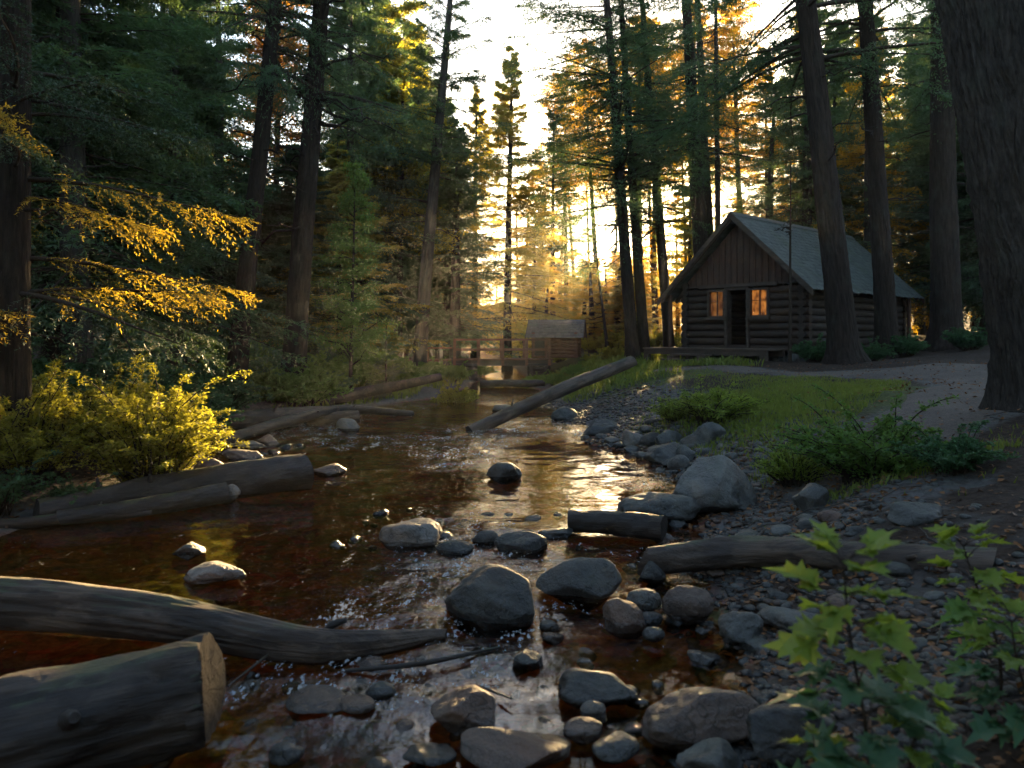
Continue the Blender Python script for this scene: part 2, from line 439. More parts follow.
xs = np.unique(np.concatenate([np.linspace(-130, -30, 16), np.linspace(-30, -9, 43), np.arange(-9, 9, .11), np.linspace(9, 20, 60), np.linspace(20, 130, 18)]))
ys = np.unique(np.concatenate([np.linspace(-40, -6, 12), np.linspace(-6, 1.5, 20), np.arange(1.5, 16, .10), np.linspace(16, 40, 150), np.linspace(40, 90, 60), np.linspace(90, 130, 10)]))
GX, GY = np.meshgrid(xs, ys)
GZ = terrain(GX, GY)
PMk = path_mask(GX, GY)
GZ = np.where(PMk > .05, GZ * (1 - PMk) + PMk * terrain(GX, GY, False), GZ)

def ground_mat():
    m, n, l, b = mat('forest_ground')
    v = wcoords(n, l)
    at = lambda nm: (lambda a: (setattr(a, 'attribute_name', nm), a)[1])(n.new('ShaderNodeAttribute')).outputs['Fac']
    fine = noise(n, l, v, 14, 7, .7); mid = noise(n, l, v, 2.2, 5, .6)
    vor = nd(n, 'ShaderNodeTexVoronoi'); vor.inputs['Scale'].default_value = 17; l.new(v, vor.inputs['Vector'])
    vor2 = nd(n, 'ShaderNodeTexVoronoi'); vor2.inputs['Scale'].default_value = 7.5; l.new(v, vor2.inputs['Vector'])
    soil = ramp(n, [(.3, (.018, .011, .007)), (.6, (.055, .034, .022)), (.8, (.10, .06, .036))]); l.new(fine, soil.inputs[0])
    grav = nd(n, 'ShaderNodeHueSaturation'); grav.inputs['Saturation'].default_value = .12; grav.inputs['Value'].default_value = .16
    l.new(vor.outputs['Color'], grav.inputs['Color'])
    gm = nd(n, 'ShaderNodeMix', data_type='RGBA'); gm.inputs[7].default_value = (.085, .066, .05, 1); gm.inputs[0].default_value = .5
    l.new(grav.outputs[0], gm.inputs[6])
    bed = ramp(n, [(.3, (.07, .027, .008)), (.55, (.27, .105, .03)), (.75, (.42, .19, .06))]); l.new(fine, bed.inputs[0])
    bm = nd(n, 'ShaderNodeMix', data_type='RGBA', blend_type='MULTIPLY'); bm.inputs[0].default_value = .6
    l.new(bed.outputs[0], bm.inputs[6]); l.new(vor2.outputs['Color'], bm.inputs[7])
    gr = ramp(n, [(.35, (.045, .055, .016)), (.65, (.105, .11, .034))]); l.new(fine, gr.inputs[0])
    def mixby(fac, a, c, sharp=True):
        x = nd(n, 'ShaderNodeMix', data_type='RGBA')
        if sharp:
            ad = nd(n, 'ShaderNodeMath', operation='MULTIPLY_ADD'); ad.inputs[1].default_value = .9; l.new(mid, ad.inputs[0]); l.new(fac, ad.inputs[2])
            rp = ramp(n, [(.72, (0,)*3), (1.0, (1,)*3)]); l.new(ad.outputs[0], rp.inputs[0]); fac = rp.outputs[0]
        l.new(fac, x.inputs[0]); l.new(a, x.inputs[6]); l.new(c, x.inputs[7])
        return x.outputs[2]
    c = mixby(at('gravel'), soil.outputs[0], gm.outputs[2])
    c = mixby(at('grass'), c, gr.outputs[0])
    c = mixby(at('bed'), c, bm.outputs[2], False)
    l.new(c, b.inputs['Base Color']); b.inputs['Roughness'].default_value = .9; b.inputs['Specular IOR Level'].default_value = .25
    n1 = bump(n, l, vor.outputs['Distance'], .7, .03, None)
    bump(n, l, fine, .9, .04, b, n1)
    return m
ny, nx = GX.shape
g = MB()
I, J = np.meshgrid(np.arange(ny - 1), np.arange(nx - 1), indexing='ij')
g.add(np.stack([GX, GY, GZ], -1), np.stack([I*nx+J, I*nx+J+1, (I+1)*nx+J+1, (I+1)*nx+J], -1).reshape(-1, 4), 0, True)
gro = tag(g.build('ground', ground_mat()), kind='structure')
gdr, gdl = GX - XR(GY), XL(GY) - GX
lawn = np.exp(-((GX - 5.6) / 1.7) ** 2 - ((GY - 13.2) / 2.6) ** 2)
grass_m = np.clip(lawn * 1.15 + .55 * ((gdl > .9) & (GY > 14) & (GY < 45)) + .6 * ((gdr > .7) & (gdr < 4) & (GY > 18) & (GY < 40)), 0, 1)
grav_m = np.clip(np.where(gdr > 0, np.interp(gdr, [0, 2.0, 3.2], [1, .9, 0]), np.interp(gdl, [0, .7, 1.4], [.8, .6, 0])), 0, 1) * np.where((gdr > 0) & (GY < 6.5), .35, 1)
bed_m = np.clip(np.minimum(-gdr, -gdl) / .35 + .3, 0, 1)
for nm, arr in (('grass', grass_m), ('gravel', np.maximum(grav_m, PMk * .9)), ('bed', bed_m)):
    a = gro.data.attributes.new(nm, 'FLOAT', 'POINT'); a.data.foreach_set('value', arr.astype(np.float32).ravel())

def path_mat():
    m, n, l, b = mat('gravel_path')
    v = wcoords(n, l)
    fine = noise(n, l, v, 22, 6, .7); mid = noise(n, l, v, 1.3, 4)
    ad = nd(n, 'ShaderNodeMath', operation='MULTIPLY_ADD'); ad.inputs[1].default_value = .8; l.new(mid, ad.inputs[0]); l.new(fine, ad.inputs[2])
    r = ramp(n, [(.55, (.04, .029, .021)), (1.0, (.125, .094, .074))]); l.new(ad.outputs[0], r.inputs[0])
    l.new(r.outputs[0], b.inputs['Base Color']); b.inputs['Roughness'].default_value = .95
    bump(n, l, fine, .8, .03, b)
    return m
g = MB()
P = []
tang = np.gradient(PC[:, :2], axis=0); tang /= np.linalg.norm(tang, axis=1)[:, None]
nrm = np.stack([-tang[:, 1], tang[:, 0]], -1)
nw = 15
for k in range(len(PC)):
    for q in np.linspace(-1, 1, nw):
        wv = PC[k, 2] * (1 + .22 * float(vnoise(PC[k, 0], PC[k, 1] + q, 1.4, 7)) * 2)
        x, y = PC[k, :2] + nrm[k] * q * wv
        P.append((x, y, float(terrain(x, y, False)) + .028 - .07 * q ** 8))
I, J = np.meshgrid(np.arange(len(PC) - 1), np.arange(nw - 1), indexing='ij')
g.add(P, np.stack([I*nw+J, I*nw+J+1, (I+1)*nw+J+1, (I+1)*nw+J], -1).reshape(-1, 4), 0, True)
tag(g.build('gravel_path', path_mat()), kind='structure')

def water_mat():
    m, n, l, b = mat('stream_water')
    n.remove(b)
    v = wcoords(n, l)
    rf = n.new('ShaderNodeAttribute'); rf.attribute_name = 'riffle'
    wv = wcoords(n, l, (1.0, .55, 1))
    big = noise(n, l, wv, 2.2, 3, .5); sm = noise(n, l, wcoords(n, l, (1, .7, 1)), 9, 4, .6)
    tiny = noise(n, l, v, 34, 3, .65)
    def scaled(h, k0, k1):
        mr = nd(n, 'ShaderNodeMapRange'); mr.inputs[3].default_value, mr.inputs[4].default_value = k0, k1
        l.new(rf.outputs['Fac'], mr.inputs[0])
        q = nd(n, 'ShaderNodeMath', operation='MULTIPLY'); l.new(h, q.inputs[0]); l.new(mr.outputs[0], q.inputs[1])
        return q.outputs[0]
    s1 = nd(n, 'ShaderNodeMath', operation='ADD'); l.new(scaled(big, .02, .04), s1.inputs[0]); l.new(scaled(sm, .003, .022), s1.inputs[1])
    s2 = nd(n, 'ShaderNodeMath', operation='ADD'); l.new(s1.outputs[0], s2.inputs[0]); l.new(scaled(tiny, .0002, .003), s2.inputs[1])
    nb = bump(n, l, s2.outputs[0], 1.0, 1.0, None)
    fr = n.new('ShaderNodeFresnel'); fr.inputs['IOR'].default_value = 1.5; l.new(nb, fr.inputs['Normal'])
    tr = n.new('ShaderNodeBsdfTransparent'); tr.inputs['Color'].default_value = (.86, .58, .27, 1)
    gl = n.new('ShaderNodeBsdfGlossy'); gl.inputs['Roughness'].default_value = .025; l.new(nb, gl.inputs['Normal'])
    mx = n.new('ShaderNodeMixShader'); l.new(fr.outputs[0], mx.inputs[0]); l.new(tr.outputs[0], mx.inputs[1]); l.new(gl.outputs[0], mx.inputs[2])
    fv = wcoords(n, l, (1.0, .45, 1))
    fn = noise(n, l, fv, 30, 5, .7); fb = noise(n, l, fv, 3.5, 4, .6)
    fm = nd(n, 'ShaderNodeMath', operation='MULTIPLY_ADD'); fm.inputs[1].default_value = .55; l.new(fb, fm.inputs[0]); l.new(fn, fm.inputs[2])
    fm2 = nd(n, 'ShaderNodeMath', operation='MULTIPLY_ADD'); fm2.inputs[1].default_value = .12; l.new(rf.outputs['Fac'], fm2.inputs[0]); l.new(fm.outputs[0], fm2.inputs[2])
    fr_ = ramp(n, [(1.035 - .04, (0, 0, 0)), (1.0, (.5, .5, .5))]); l.new(fm2.outputs[0], fr_.inputs[0])
    fd = n.new('ShaderNodeBsdfDiffuse'); fd.inputs['Color'].default_value = (.62, .62, .6, 1)
    mf = n.new('ShaderNodeMixShader'); l.new(fr_.outputs[0], mf.inputs[0]); l.new(mx.outputs[0], mf.inputs[1]); l.new(fd.outputs[0], mf.inputs[2])
    l.new(mf.outputs[0], n['Material Output'].inputs['Surface'])
    return m
wx, wy = np.meshgrid(np.arange(-8, 3.6, .05), np.concatenate([np.arange(-8, 2.4, .4), np.arange(2.4, 12, .05), np.arange(12, 22, .09), np.arange(22, 70, .4)]))
g = MB()
ny2, nx2 = wx.shape
I, J = np.meshgrid(np.arange(ny2 - 1), np.arange(nx2 - 1), indexing='ij')
Fq = np.stack([I*nx2+J, I*nx2+J+1, (I+1)*nx2+J+1, (I+1)*nx2+J], -1).reshape(-1, 4)
cx_, cy_ = wx + .07, wy + .07
keep = ((wx > XL(wy) - 1.4) & (wx < XR(wy) + 1.2))[:-1, :-1].ravel()
riff = np.clip(vnoise(wx, wy, .55, 5) * 2.2 + .25 + .9 * np.exp(-((wy - 15.5) / 2.2) ** 2) + .7 * np.exp(-((wx - .2) / 1.3) ** 2 - ((wy - 7.6) / .8) ** 2)
               + .6 * np.exp(-((wx + .3) / .9) ** 2 - ((wy - 5.4) / .7) ** 2) - .8 * np.exp(-((wx + 3) / 1.6) ** 2 - ((wy - 6.5) / 1.6) ** 2)
               - 1.2 * np.exp(-((wx - .8) / 1.1) ** 2 - ((wy - 10.4) / 1.5) ** 2) - .4 * np.exp(-((wx - .2) / .5) ** 2 - ((wy - 3.9) / .5) ** 2), 0, 1)
def ridged(x, y, f, o): return 1 - 2 * np.abs(vnoise(x, y, f, o))
wrp = vnoise(wx, wy, .8, 14) * .6
fade = np.clip((26 - wy) / 12, .25, 1)
wz = (.020 * vnoise(wx + wrp, wy * .6, 1.3, 8) + (.2 + .8 * riff) * (.042 * ridged(wx * .55 + wrp, wy + wrp, 2.1, 6) + .022 * ridged(wx * .8 + wrp, wy * 1.2, 4.6, 11))
      + (.1 + .9 * riff) * .006 * vnoise(wx * .7, wy, 9, 15)) * fade - .025
g.add(np.stack([wx, wy, wz], -1), Fq[keep], 0, True)
wo = tag(g.build('stream_water', water_mat()), kind='structure')
a = wo.data.attributes.new('riffle', 'FLOAT', 'POINT')
if len(wo.data.vertices) == riff.size: a.data.foreach_set('value', riff.astype(np.float32).ravel())

# ------------------------------------------------------------------ rocks
bmi = bmesh.new(); bmesh.ops.create_icosphere(bmi, subdivisions=5, radius=1)
ICO5 = (np.array([v.co[:] for v in bmi.verts]), np.array([[v.index for v in f.verts] for f in bmi.faces])); bmi.free()
bmi = bmesh.new(); bmesh.ops.create_icosphere(bmi, subdivisions=2, radius=1)
ICO2 = (np.array([v.co[:] for v in bmi.verts]), np.array([[v.index for v in f.verts] for f in bmi.faces])); bmi.free()
bmi = bmesh.new(); bmesh.ops.create_icosphere(bmi, subdivisions=3, radius=1)
ICO3 = (np.array([v.co[:] for v in bmi.verts]), np.array([[v.index for v in f.verts] for f in bmi.faces])); bmi.free()
def rock_verts(ico, seed, planes=14, cut=(.62, .95), sharp=14, rough=.02):
    q = np.random.default_rng(seed)
    D = ico[0]
    nv = q.normal(size=(planes, 3)); nv /= np.linalg.norm(nv, axis=1)[:, None]
    dd = q.uniform(*cut, planes)
    dot = np.maximum(D @ nv.T, 1e-3) / dd
    r = 1.0 / (np.sum(dot ** sharp, 1) + 1.0) ** (1 / sharp)
    for f, a in ((2.0, rough * 2.2), (4.5, rough), (10, rough * .55), (22, rough * .22)):
        k = q.normal(size=(6, 3)) * f; ph = q.uniform(0, 6.28, 6)
        r = r * (1 + a * np.sin(D @ k.T + ph).mean(1) * 1.6)
    V = D * r[:, None]
    mn, mx_ = V.min(0), V.max(0)
    return (V - (mn + mx_) / 2) / ((mx_ - mn) / 2)      # fills -1..1
KIND = dict(boulder=dict(planes=12, cut=(.64, .97), sharp=18, rough=.045), block=dict(planes=13, cut=(.5, .9), sharp=34, rough=.042),
            slab=dict(planes=12, cut=(.5, .95), sharp=30, rough=.045), cobble=dict(planes=10, cut=(.7, 1.0), sharp=12, rough=.025))
seedc = [100]
def rock(cx, top, bot, w, label, kind='boulder', m=None, z=None, depth=.75, rz=None, group=None, ico=None, name='rock'):
    """a stone whose silhouette spans w pixels about cx, from row top to row bot"""
    seedc[0] += 1
    p = px(cx, bot, z) if z is not None else onland(cx, bot)
    Y = p[1]; wd = w / F * Y
    dp = wd * depth
    sl_ = (bot - HZ) / F
    vis = max((bot - top) / F * Y * 1.0 - sl_ * dp * .45, wd * .14)
    c = vis * .72
    rz = rng.uniform(-.5, .5) if rz is None else rz
    mb = MB(); V = rock_verts(ico or (ICO5 if w > 26 else ICO3), seedc[0], **KIND[kind])
    V = V * np.array((wd / 2 * 1.05, dp / 2, c))
    mb.add(V, (ico or (ICO5 if w > 26 else ICO3))[1], 0, True)
    o = mb.build(name, m or ROCK, loc=(p[0], Y + dp * .42, p[2] + vis - c), rot=(0, rng.uniform(-.06, .06), rz * .3))
    tag(o, label, 'rock', group)
    return o

rock(490, 563, 628, 91, 'big rounded dark boulder standing alone in the middle of the stream', 'boulder', ROCKD, 0, .8)
rock(581, 557, 604, 84, 'broad flat-topped dark boulder just right of the round midstream boulder', 'block', ROCKD, 0, .7)
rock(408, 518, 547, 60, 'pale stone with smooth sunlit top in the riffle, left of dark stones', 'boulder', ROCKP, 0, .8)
rock(454, 540, 556, 36, 'low dark stone right below the pale sunlit-topped stone', 'cobble', ROCKD, 0)
rock(485, 530, 546, 26, 'small round stone between the low dark stone and the long double stone', 'cobble', ROCKD, 0)
rock(521, 532, 554, 52, 'long dark double-humped stone at the right end of the midstream row', 'boulder', ROCKD, 0, .6)
rock(556, 527, 538, 34, 'flat grey stone lying flush in the water beside the short sawn log', 'slab', ROCK, 0)
rock(504, 461, 480, 34, 'lone dark humped rock in the smooth water upstream of the riffle', 'boulder', ROCKD, 0)
rock(722, 454, 507, 86, 'largest pale grey angular boulder on the right bank', 'block', ROCK, .12, .75)
rock(662, 490, 521, 80, 'wide low grey boulder with smooth top at the edge of the golden pool', 'boulder', ROCK, 0.02, .75)
rock(669, 443, 465, 46, 'squat grey boulder standing at the head of the golden pool', 'block', ROCK, .0, .7)
rock(606, 419, 437, 42, 'mossy wedge-shaped boulder at the waterline below the gravel slope', 'block', ROCKD, 0.0, .7)
rock(706, 421, 446, 44, 'tilted grey slab leaning against the green shrub on the bank', 'slab', ROCK, None, .6)
rock(636, 430, 447, 24, 'pale pointed stone amid the rubble beside the mossy wedge boulder', 'block', ROCKP, None, .7)
rock(672, 430, 447, 30, 'grey stone in the rubble behind the squat pool boulder', 'block', ROCK, None, .7)
rock(652, 432, 446, 22, 'dark rounded stone in the middle of the bank rubble', 'cobble', ROCKD, None, .7)
rock(686, 445, 466, 20, 'narrow upright stone wedged right of the squat pool boulder', 'block', ROCK, None, .7)
rock(680, 455, 470, 22, 'small grey stone below the narrow upright stone', 'cobble', ROCK, None, .7)
rock(565, 406, 420, 26, 'round grey stone at the foot of the gravel slope, right of the leaning log', 'cobble', ROCK, 0.02, .8)
rock(504, 404, 412, 24, 'dark low stone in the stream just behind the leaning log', 'cobble', ROCKD, 0, .8)
rock(692, 585, 618, 50, 'round brown boulder at the stream edge below the long grey log', 'boulder', ROCKB, 0.03, .8)
rock(746, 611, 641, 42, 'domed slate-grey stone nearest the leafy foreground plant', 'boulder', ROCK, 0.05, .8)
rock(627, 598, 631, 40, 'smooth brown stone touching the flat-topped dark boulder', 'boulder', ROCKB, 0.0, .8)
rock(654, 560, 581, 26, 'dark pointed stone at the left tip of the long grey log', 'block', ROCKD, 0.03, .8)
rock(646, 588, 612, 34, 'grey stone behind the smooth brown stone', 'cobble', ROCK, 0.02, .8)
rock(651, 612, 626, 26, 'small dark wet stone between two brown stones', 'cobble', ROCKD, 0.0, .8)
rock(655, 627, 640, 22, 'dark pebble-smooth stone in front of the smooth brown stone', 'cobble', ROCKD, 0.0, .8)
rock(600, 667, 707, 78, 'big smooth black wet boulder in the foreground shallows', 'boulder', ROCKD, 0, .8)
rock(594, 700, 722, 26, 'small grey stone resting against the smooth black wet boulder', 'cobble', ROCK, 0.0, .8)
rock(462, 688, 731, 66, 'rusty brown blocky rock standing in the foreground shallows', 'block', ROCKB, 0, .75)
rock(514, 734, 775, 112, 'large brown slab cut off by the bottom edge of the photo', 'slab', ROCKB, 0.0, .7)
rock(711, 688, 741, 124, 'long reddish slab beside the leafy foreground plant', 'slab', ROCKB, 0.05, .55)
rock(800, 703, 752, 92, 'dark slab half hidden under the leafy foreground plant', 'slab', ROCKD, 0.12, .6)
rock(716, 740, 775, 66, 'grey block in front of the long reddish slab', 'block', ROCK, 0.06, .8)
rock(314, 689, 716, 66, 'flat brown stone right of the thick broken log end', 'slab', ROCKB, 0, .8)
rock(379, 682, 699, 30, 'small dark stone between the flat brown stone and the rusty block', 'cobble', ROCKD, 0, .8)
rock(354, 697, 715, 38, 'dark brown stone beside the flat brown stone', 'cobble', ROCKB, 0, .8)
rock(369, 658, 672, 32, 'tan flat stone just below the thin end of the long foreground log', 'slab', ROCKB, 0, .8)
rock(528, 651, 670, 30, 'small triangular dark stone in the bright water below the round boulder', 'block', ROCKD, 0, .8)
rock(550, 620, 632, 20, 'tiny dark stone between the two big dark boulders', 'cobble', ROCKD, 0, .8)
rock(553, 633, 645, 22, 'tiny rough stone below the gap between the two big dark boulders', 'block', ROCKB, 0, .8)
rock(185, 541, 557, 32, 'small wedge stone alone in the dark orange water on the left', 'block', ROCK, 0, .8)
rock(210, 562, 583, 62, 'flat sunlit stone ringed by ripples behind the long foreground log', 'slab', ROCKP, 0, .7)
rock(325, 464, 476, 36, 'tan rounded stone off the sawn end of the left bank log', 'boulder', ROCKB, 0, .8)
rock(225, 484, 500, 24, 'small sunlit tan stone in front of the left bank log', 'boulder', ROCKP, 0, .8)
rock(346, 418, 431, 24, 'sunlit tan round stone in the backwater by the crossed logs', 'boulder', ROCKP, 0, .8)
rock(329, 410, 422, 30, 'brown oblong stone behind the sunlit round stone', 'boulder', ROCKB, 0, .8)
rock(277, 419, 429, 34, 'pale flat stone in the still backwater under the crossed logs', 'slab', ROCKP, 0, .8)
rock(243, 440, 450, 36, 'flat tan rock on the left shore right of the yellow bush', 'slab', ROCKP, None, .8)
rock(206, 458, 472, 30, 'dark stone at the foot of the yellow bush', 'cobble', ROCKB, None, .8)
rock(265, 434, 445, 26, 'square reddish rock at the tip of the left shore', 'block', ROCKB, None, .8)
rock(238, 449, 461, 40, 'low brown rock between the flat tan rock and the left bank log', 'slab', ROCKB, None, .8)
rock(818, 483, 511, 38, 'smooth grey stone in front of the lime green bush on the bank', 'boulder', ROCK, None, .8)
rock(925, 502, 526, 54, 'dark grey stone below the fern bush on the right bank', 'boulder', ROCK, None, .8)
rock(800, 607, 632, 64, 'flat blue-grey stone behind the leafy foreground plant', 'slab', ROCK, None, .8)
rock(283, 742, 762, 34, 'pale rounded stone low in the shallows near the thick broken log', 'cobble', ROCK, 0, .8)
rock(428, 748, 768, 52, 'dark flat stone left of the large brown slab', 'slab', ROCKD, 0, .8)
rock(584, 719, 742, 40, 'brown stone in front of the smooth black wet boulder', 'cobble', ROCKB, 0, .8)
rock(618, 736, 762, 46, 'dark stone between the brown stone and the long reddish slab', 'boulder', ROCKD, 0, .8)

# cobbles: individual stones that share a few meshes
COB = []
for k in range(8):
    mb = MB(); mb.add(rock_verts(ICO3, 500 + k, **KIND[('block', 'slab', 'cobble', 'slab')[k % 4]]), ICO3[1], 0, True)
    COB.append([mb.mesh('cobble', m) for m in (ROCK, ROCKD, ROCKB)])
def cobbles(n, fx, fy, smin, smax, label, group, mats=(0, 1, 2), maxz=None):
    k = t = 0
    while k < n and t < n * 40:
        t += 1
        X, Y = fx(), fy()
        dx = X - float(XR(Y)); z = max(tz(X, Y), -.04)
        if any(abs(X - q[0]) < .7 * q[2] and abs(Y - q[1]) < .7 * q[2] for q in cobbles.used): continue
        s = rng.uniform(smin, smax) ** 1.0
        o = linkmesh('cobble', COB[rng.integers(8)][mats[rng.integers(len(mats))]], None, (X, Y, z + s * .06), (rng.uniform(-.2, .2), rng.uniform(-.2, .2), rng.uniform(0, 6.3)),
                     (s * .5, s * rng.uniform(.32, .5), s * rng.uniform(.2, .34)))
        tag(o, label, 'stone', group); cobbles.used.append((X, Y, s)); k += 1
cobbles.used = []
U = lambda a, b: (lambda: rng.uniform(a, b))
class pick:
    pass
def bank(o0, o1, y0, y1):
    st = {}
    def fy():
        st['y'] = rng.uniform(y0, y1); return st['y']
    def fx():
        st['y2'] = rng.uniform(y0, y1); return float(XR(st['y2'])) + rng.uniform(o0, o1)
    return fx, (lambda: st['y2'])
cobbles(55, *bank(-.5, 1.5, 4.6, 8.5), .10, .24, 'small stone in the rubble round the two grey logs on the right shore', 'rubble stones round the right shore logs')
cobbles(36, *bank(-.3, 1.2, 8.6, 14.5), .12, .34, 'stone in the rubble bank between the golden pool and the green shrub', 'rubble stones of the middle right bank', (0, 0, 1))
cobbles(40, U(-1.8, 1.1), U(3.3, 4.7), .07, .18, 'small stone in the shallows at the very front of the stream', 'small stones of the front shallows')
cobbles(26, U(-1.9, .9), U(7.0, 8.6), .08, .22, 'small dark stone in the midstream riffle', 'small stones of the midstream riffle', (1, 1, 0, 2))
cobbles(22, lambda: float(XL(11)) + rng.uniform(-.5, .7), U(9.5, 14), .12, .3, 'stone on the left shore beside the yellow bush', 'stones of the left shore', (2, 0, 2))

# loose gravel of the right bank
gv = MB()
base_peb = [rock_verts(ICO2, 700 + k, **KIND['cobble']) for k in range(6)]
n_p = 0
while n_p < 5200:
    y = 3.2 + 19 * rng.random() ** 1.5
    d = rng.normal(.75, .75) if y > 7 else rng.normal(.3, .8)
    if d < -.5 or d > 2.6: continue
    x = float(XR(y)) + d
    s = rng.uniform(.018, .05) * (1 + (y > 9) * .35)
    V = base_peb[n_p % 6] * np.array((s, s * rng.uniform(.6, 1), s * .55))
    a = rng.uniform(0, 6.28); c_, s_ = math.cos(a), math.sin(a)
    V = V @ np.array(((c_, s_, 0), (-s_, c_, 0), (0, 0, 1)))
    gv.add(V + (x, y, tz(x, y) + s * .15), ICO2[1], int(rng.integers(3)), True); n_p += 1
tag(gv.build('gravel', [ROCK, ROCKD, ROCKB]), 'loose gravel covering the sloping right shore of the stream', 'gravel', kind='stuff')

# ------------------------------------------------------------------ logs
def log(pts3, rads, label, m=LOGW, seg=44, wob=.012, name='fallen_log', group=None, knots=2, jag=0.0, bend=.03):
    """a log along pts3 (world points), kept in its own frame whose x axis is the trunk's axis"""
    pts3 = np.asarray(pts3, float)
    A, B = Vector(pts3[0]), Vector(pts3[-1])
    M = (B - A).to_track_quat('X', 'Z').to_matrix().to_4x4(); M.translation = A
    Mi = np.array(M.inverted())
    n = 110
    k = np.linspace(0, len(pts3) - 1, n)
    P = spline(np.column_stack([pts3, rads]), n)
    L = P[:, :3] @ Mi[:3, :3].T + Mi[:3, 3]
    L[:, 2] += bend * rads[0] * np.sin(np.linspace(0, 9, n) + rng.uniform(0, 6)) * np.sin(np.linspace(0, np.pi, n))
    L[:, 1] += bend * rads[0] * np.sin(np.linspace(0, 7, n) + rng.uniform(0, 6)) * np.sin(np.linspace(0, np.pi, n))
    th = np.linspace(0, 2 * np.pi, seg, endpoint=False)
    rr = P[:, 3][:, None] * np.ones(seg)
    for (f1, f2, a) in ((2, 3, .05), (3, 7, .04), (5, 17, .02), (9, 4, .018)):
        rr = rr * (1 + a * np.sin(f1 * th[None] + f2 * np.linspace(0, 1, n)[:, None] * 2 + rng.uniform(0, 6)))
    rr *= 1 + wob * rng.normal(0, .6, rr.shape) * .6
    cr_ = vnoise(th[None] * 6 + 3 * vnoise(np.linspace(0, 5, n)[:, None] + 0 * th[None], 0 * th[None], 1, 3), np.linspace(0, 2.5, n)[:, None] + 0 * th[None], 1.0, int(rng.integers(1, 40)))
    rr *= 1 - .10 * np.clip(1 - np.abs(cr_) * 9, 0, 1)
    V = L[:, None, :] + np.stack([np.zeros_like(rr), rr * np.cos(th), rr * np.sin(th)], -1)
    if jag:
        for e_ in (-1, 0): V[e_, :, 0] += jag * 2 * np.sin(th + rng.uniform(0, 6))
    mb = MB()
    I, J = np.meshgrid(np.arange(n - 1), np.arange(seg), indexing='ij'); J2 = (J + 1) % seg
    mb.add(V, np.stack([I*seg+J, I*seg+J2, (I+1)*seg+J2, (I+1)*seg+J], -1).reshape(-1, 4), 0, True)
    ii = np.arange(seg); jj = (ii + 1) % seg
    for e in (0, n - 1):
        inner = L[e] + (V[e] - L[e]) * .75 + rng.normal(0, .001, (seg, 3)) * (1, 0, 0)
        VV = np.vstack([V[e], inner, L[e][None]])
        q1 = np.stack([ii, jj, jj + seg, ii + seg], -1); q2 = np.stack([ii + seg, jj + seg, np.full(seg, 2 * seg)], -1)
        if e == 0: q1, q2 = q1[:, ::-1], q2[:, ::-1]
        mb.add(VV, q1, 1); mb.add(VV, q2, 1)
    o = mb.build(name, [m, ENDW])
    o.matrix_world = M
    tag(o, label, 'log', group)
    for q in range(knots):
        i = int(rng.uniform(.2, .8) * n); a = rng.uniform(.3, 2.8)
        dr = np.array((rng.uniform(-.3, .5), math.cos(a), math.sin(a))); r0 = P[i, 3]
        b = MB(); b.tube([L[i] + dr * r0 * .6, L[i] + dr * r0 * 1.15, L[i] + dr * r0 * rng.uniform(1.3, 1.9)], [r0 * .26, r0 * .16, r0 * .09], 8)
        c = b.build('branch_stub', m, o)
    return o

# long foreground log, thick at the left and pointed at the right
l1 = log([px(-170, 622, .0) + (0, 0, .18), px(20, 630, 0) + (0, 0, .18), px(180, 645, 0) + (0, .02, .15), px(320, 662, 0) + (0, .03, .08), px(446, 640, 0) + (0, 0, .03)],
         [.18, .175, .145, .1, .04], 'long smooth driftwood log lying across the water at the left, tapering to a point', LOGW, 72, .01, knots=0)
Ml = np.array(l1.matrix_world.inverted())
def inlog(p): return Ml[:3, :3] @ np.asarray(p) + Ml[:3, 3]
p0 = px(322, 655, 0); b = MB()
b.tube([inlog(p0 + (0, .05, .1)), inlog(p0 + (.05, .05, .17)), inlog(p0 + (.14, .05, .2))], [.035, .028, .016], 8); b.build('branch_stub', LOGD, l1)
b = MB(); p0 = atY(300, 630, 4.75)
b.tube([inlog(p0 + (0, 0, -.03)), inlog(atY(268, 655, 4.5)), inlog(atY(228, 686, 4.15))], [.012, .009, .006], 6); b.build('twig', LOGW, l1)
# thick broken log, bottom left
log([atY(-330, 812, 2.8), atY(-120, 772, 3.05), atY(60, 725, 3.33), atY(206, 690, 3.58)], [.27, .26, .25, .235], 'thick dark broken log rising out of the water at the bottom left', LOGD, 72, .01, jag=.05, knots=2)
# left bank
log([px(30, 525, 0) + (0, .1, .1), px(180, 500, 0) + (0, .1, .13), px(303, 488, 0) + (0, .1, .2)], [.15, .20, .25], 'dark log with sawn sunlit end on the left bank below the yellow bush', LOGD, 32, jag=.012)
log([px(60, 524, 0) + (0, 0, .06), px(150, 513, 0) + (0, 0, .08), px(228, 500, 0) + (0, 0, .09)], [.08, .11, .12], 'shorter dark log lying against the front of the left bank log', LOGD, 24, jag=.02, knots=1)
log([px(-60, 535, 0) + (0, 0, .03), px(60, 524, 0) + (0, 0, .05), px(152, 515, 0) + (0, 0, .03)], [.07, .06, .03], 'thin pale pole half sunk in the water at the left edge', LOGW, 16, knots=0)
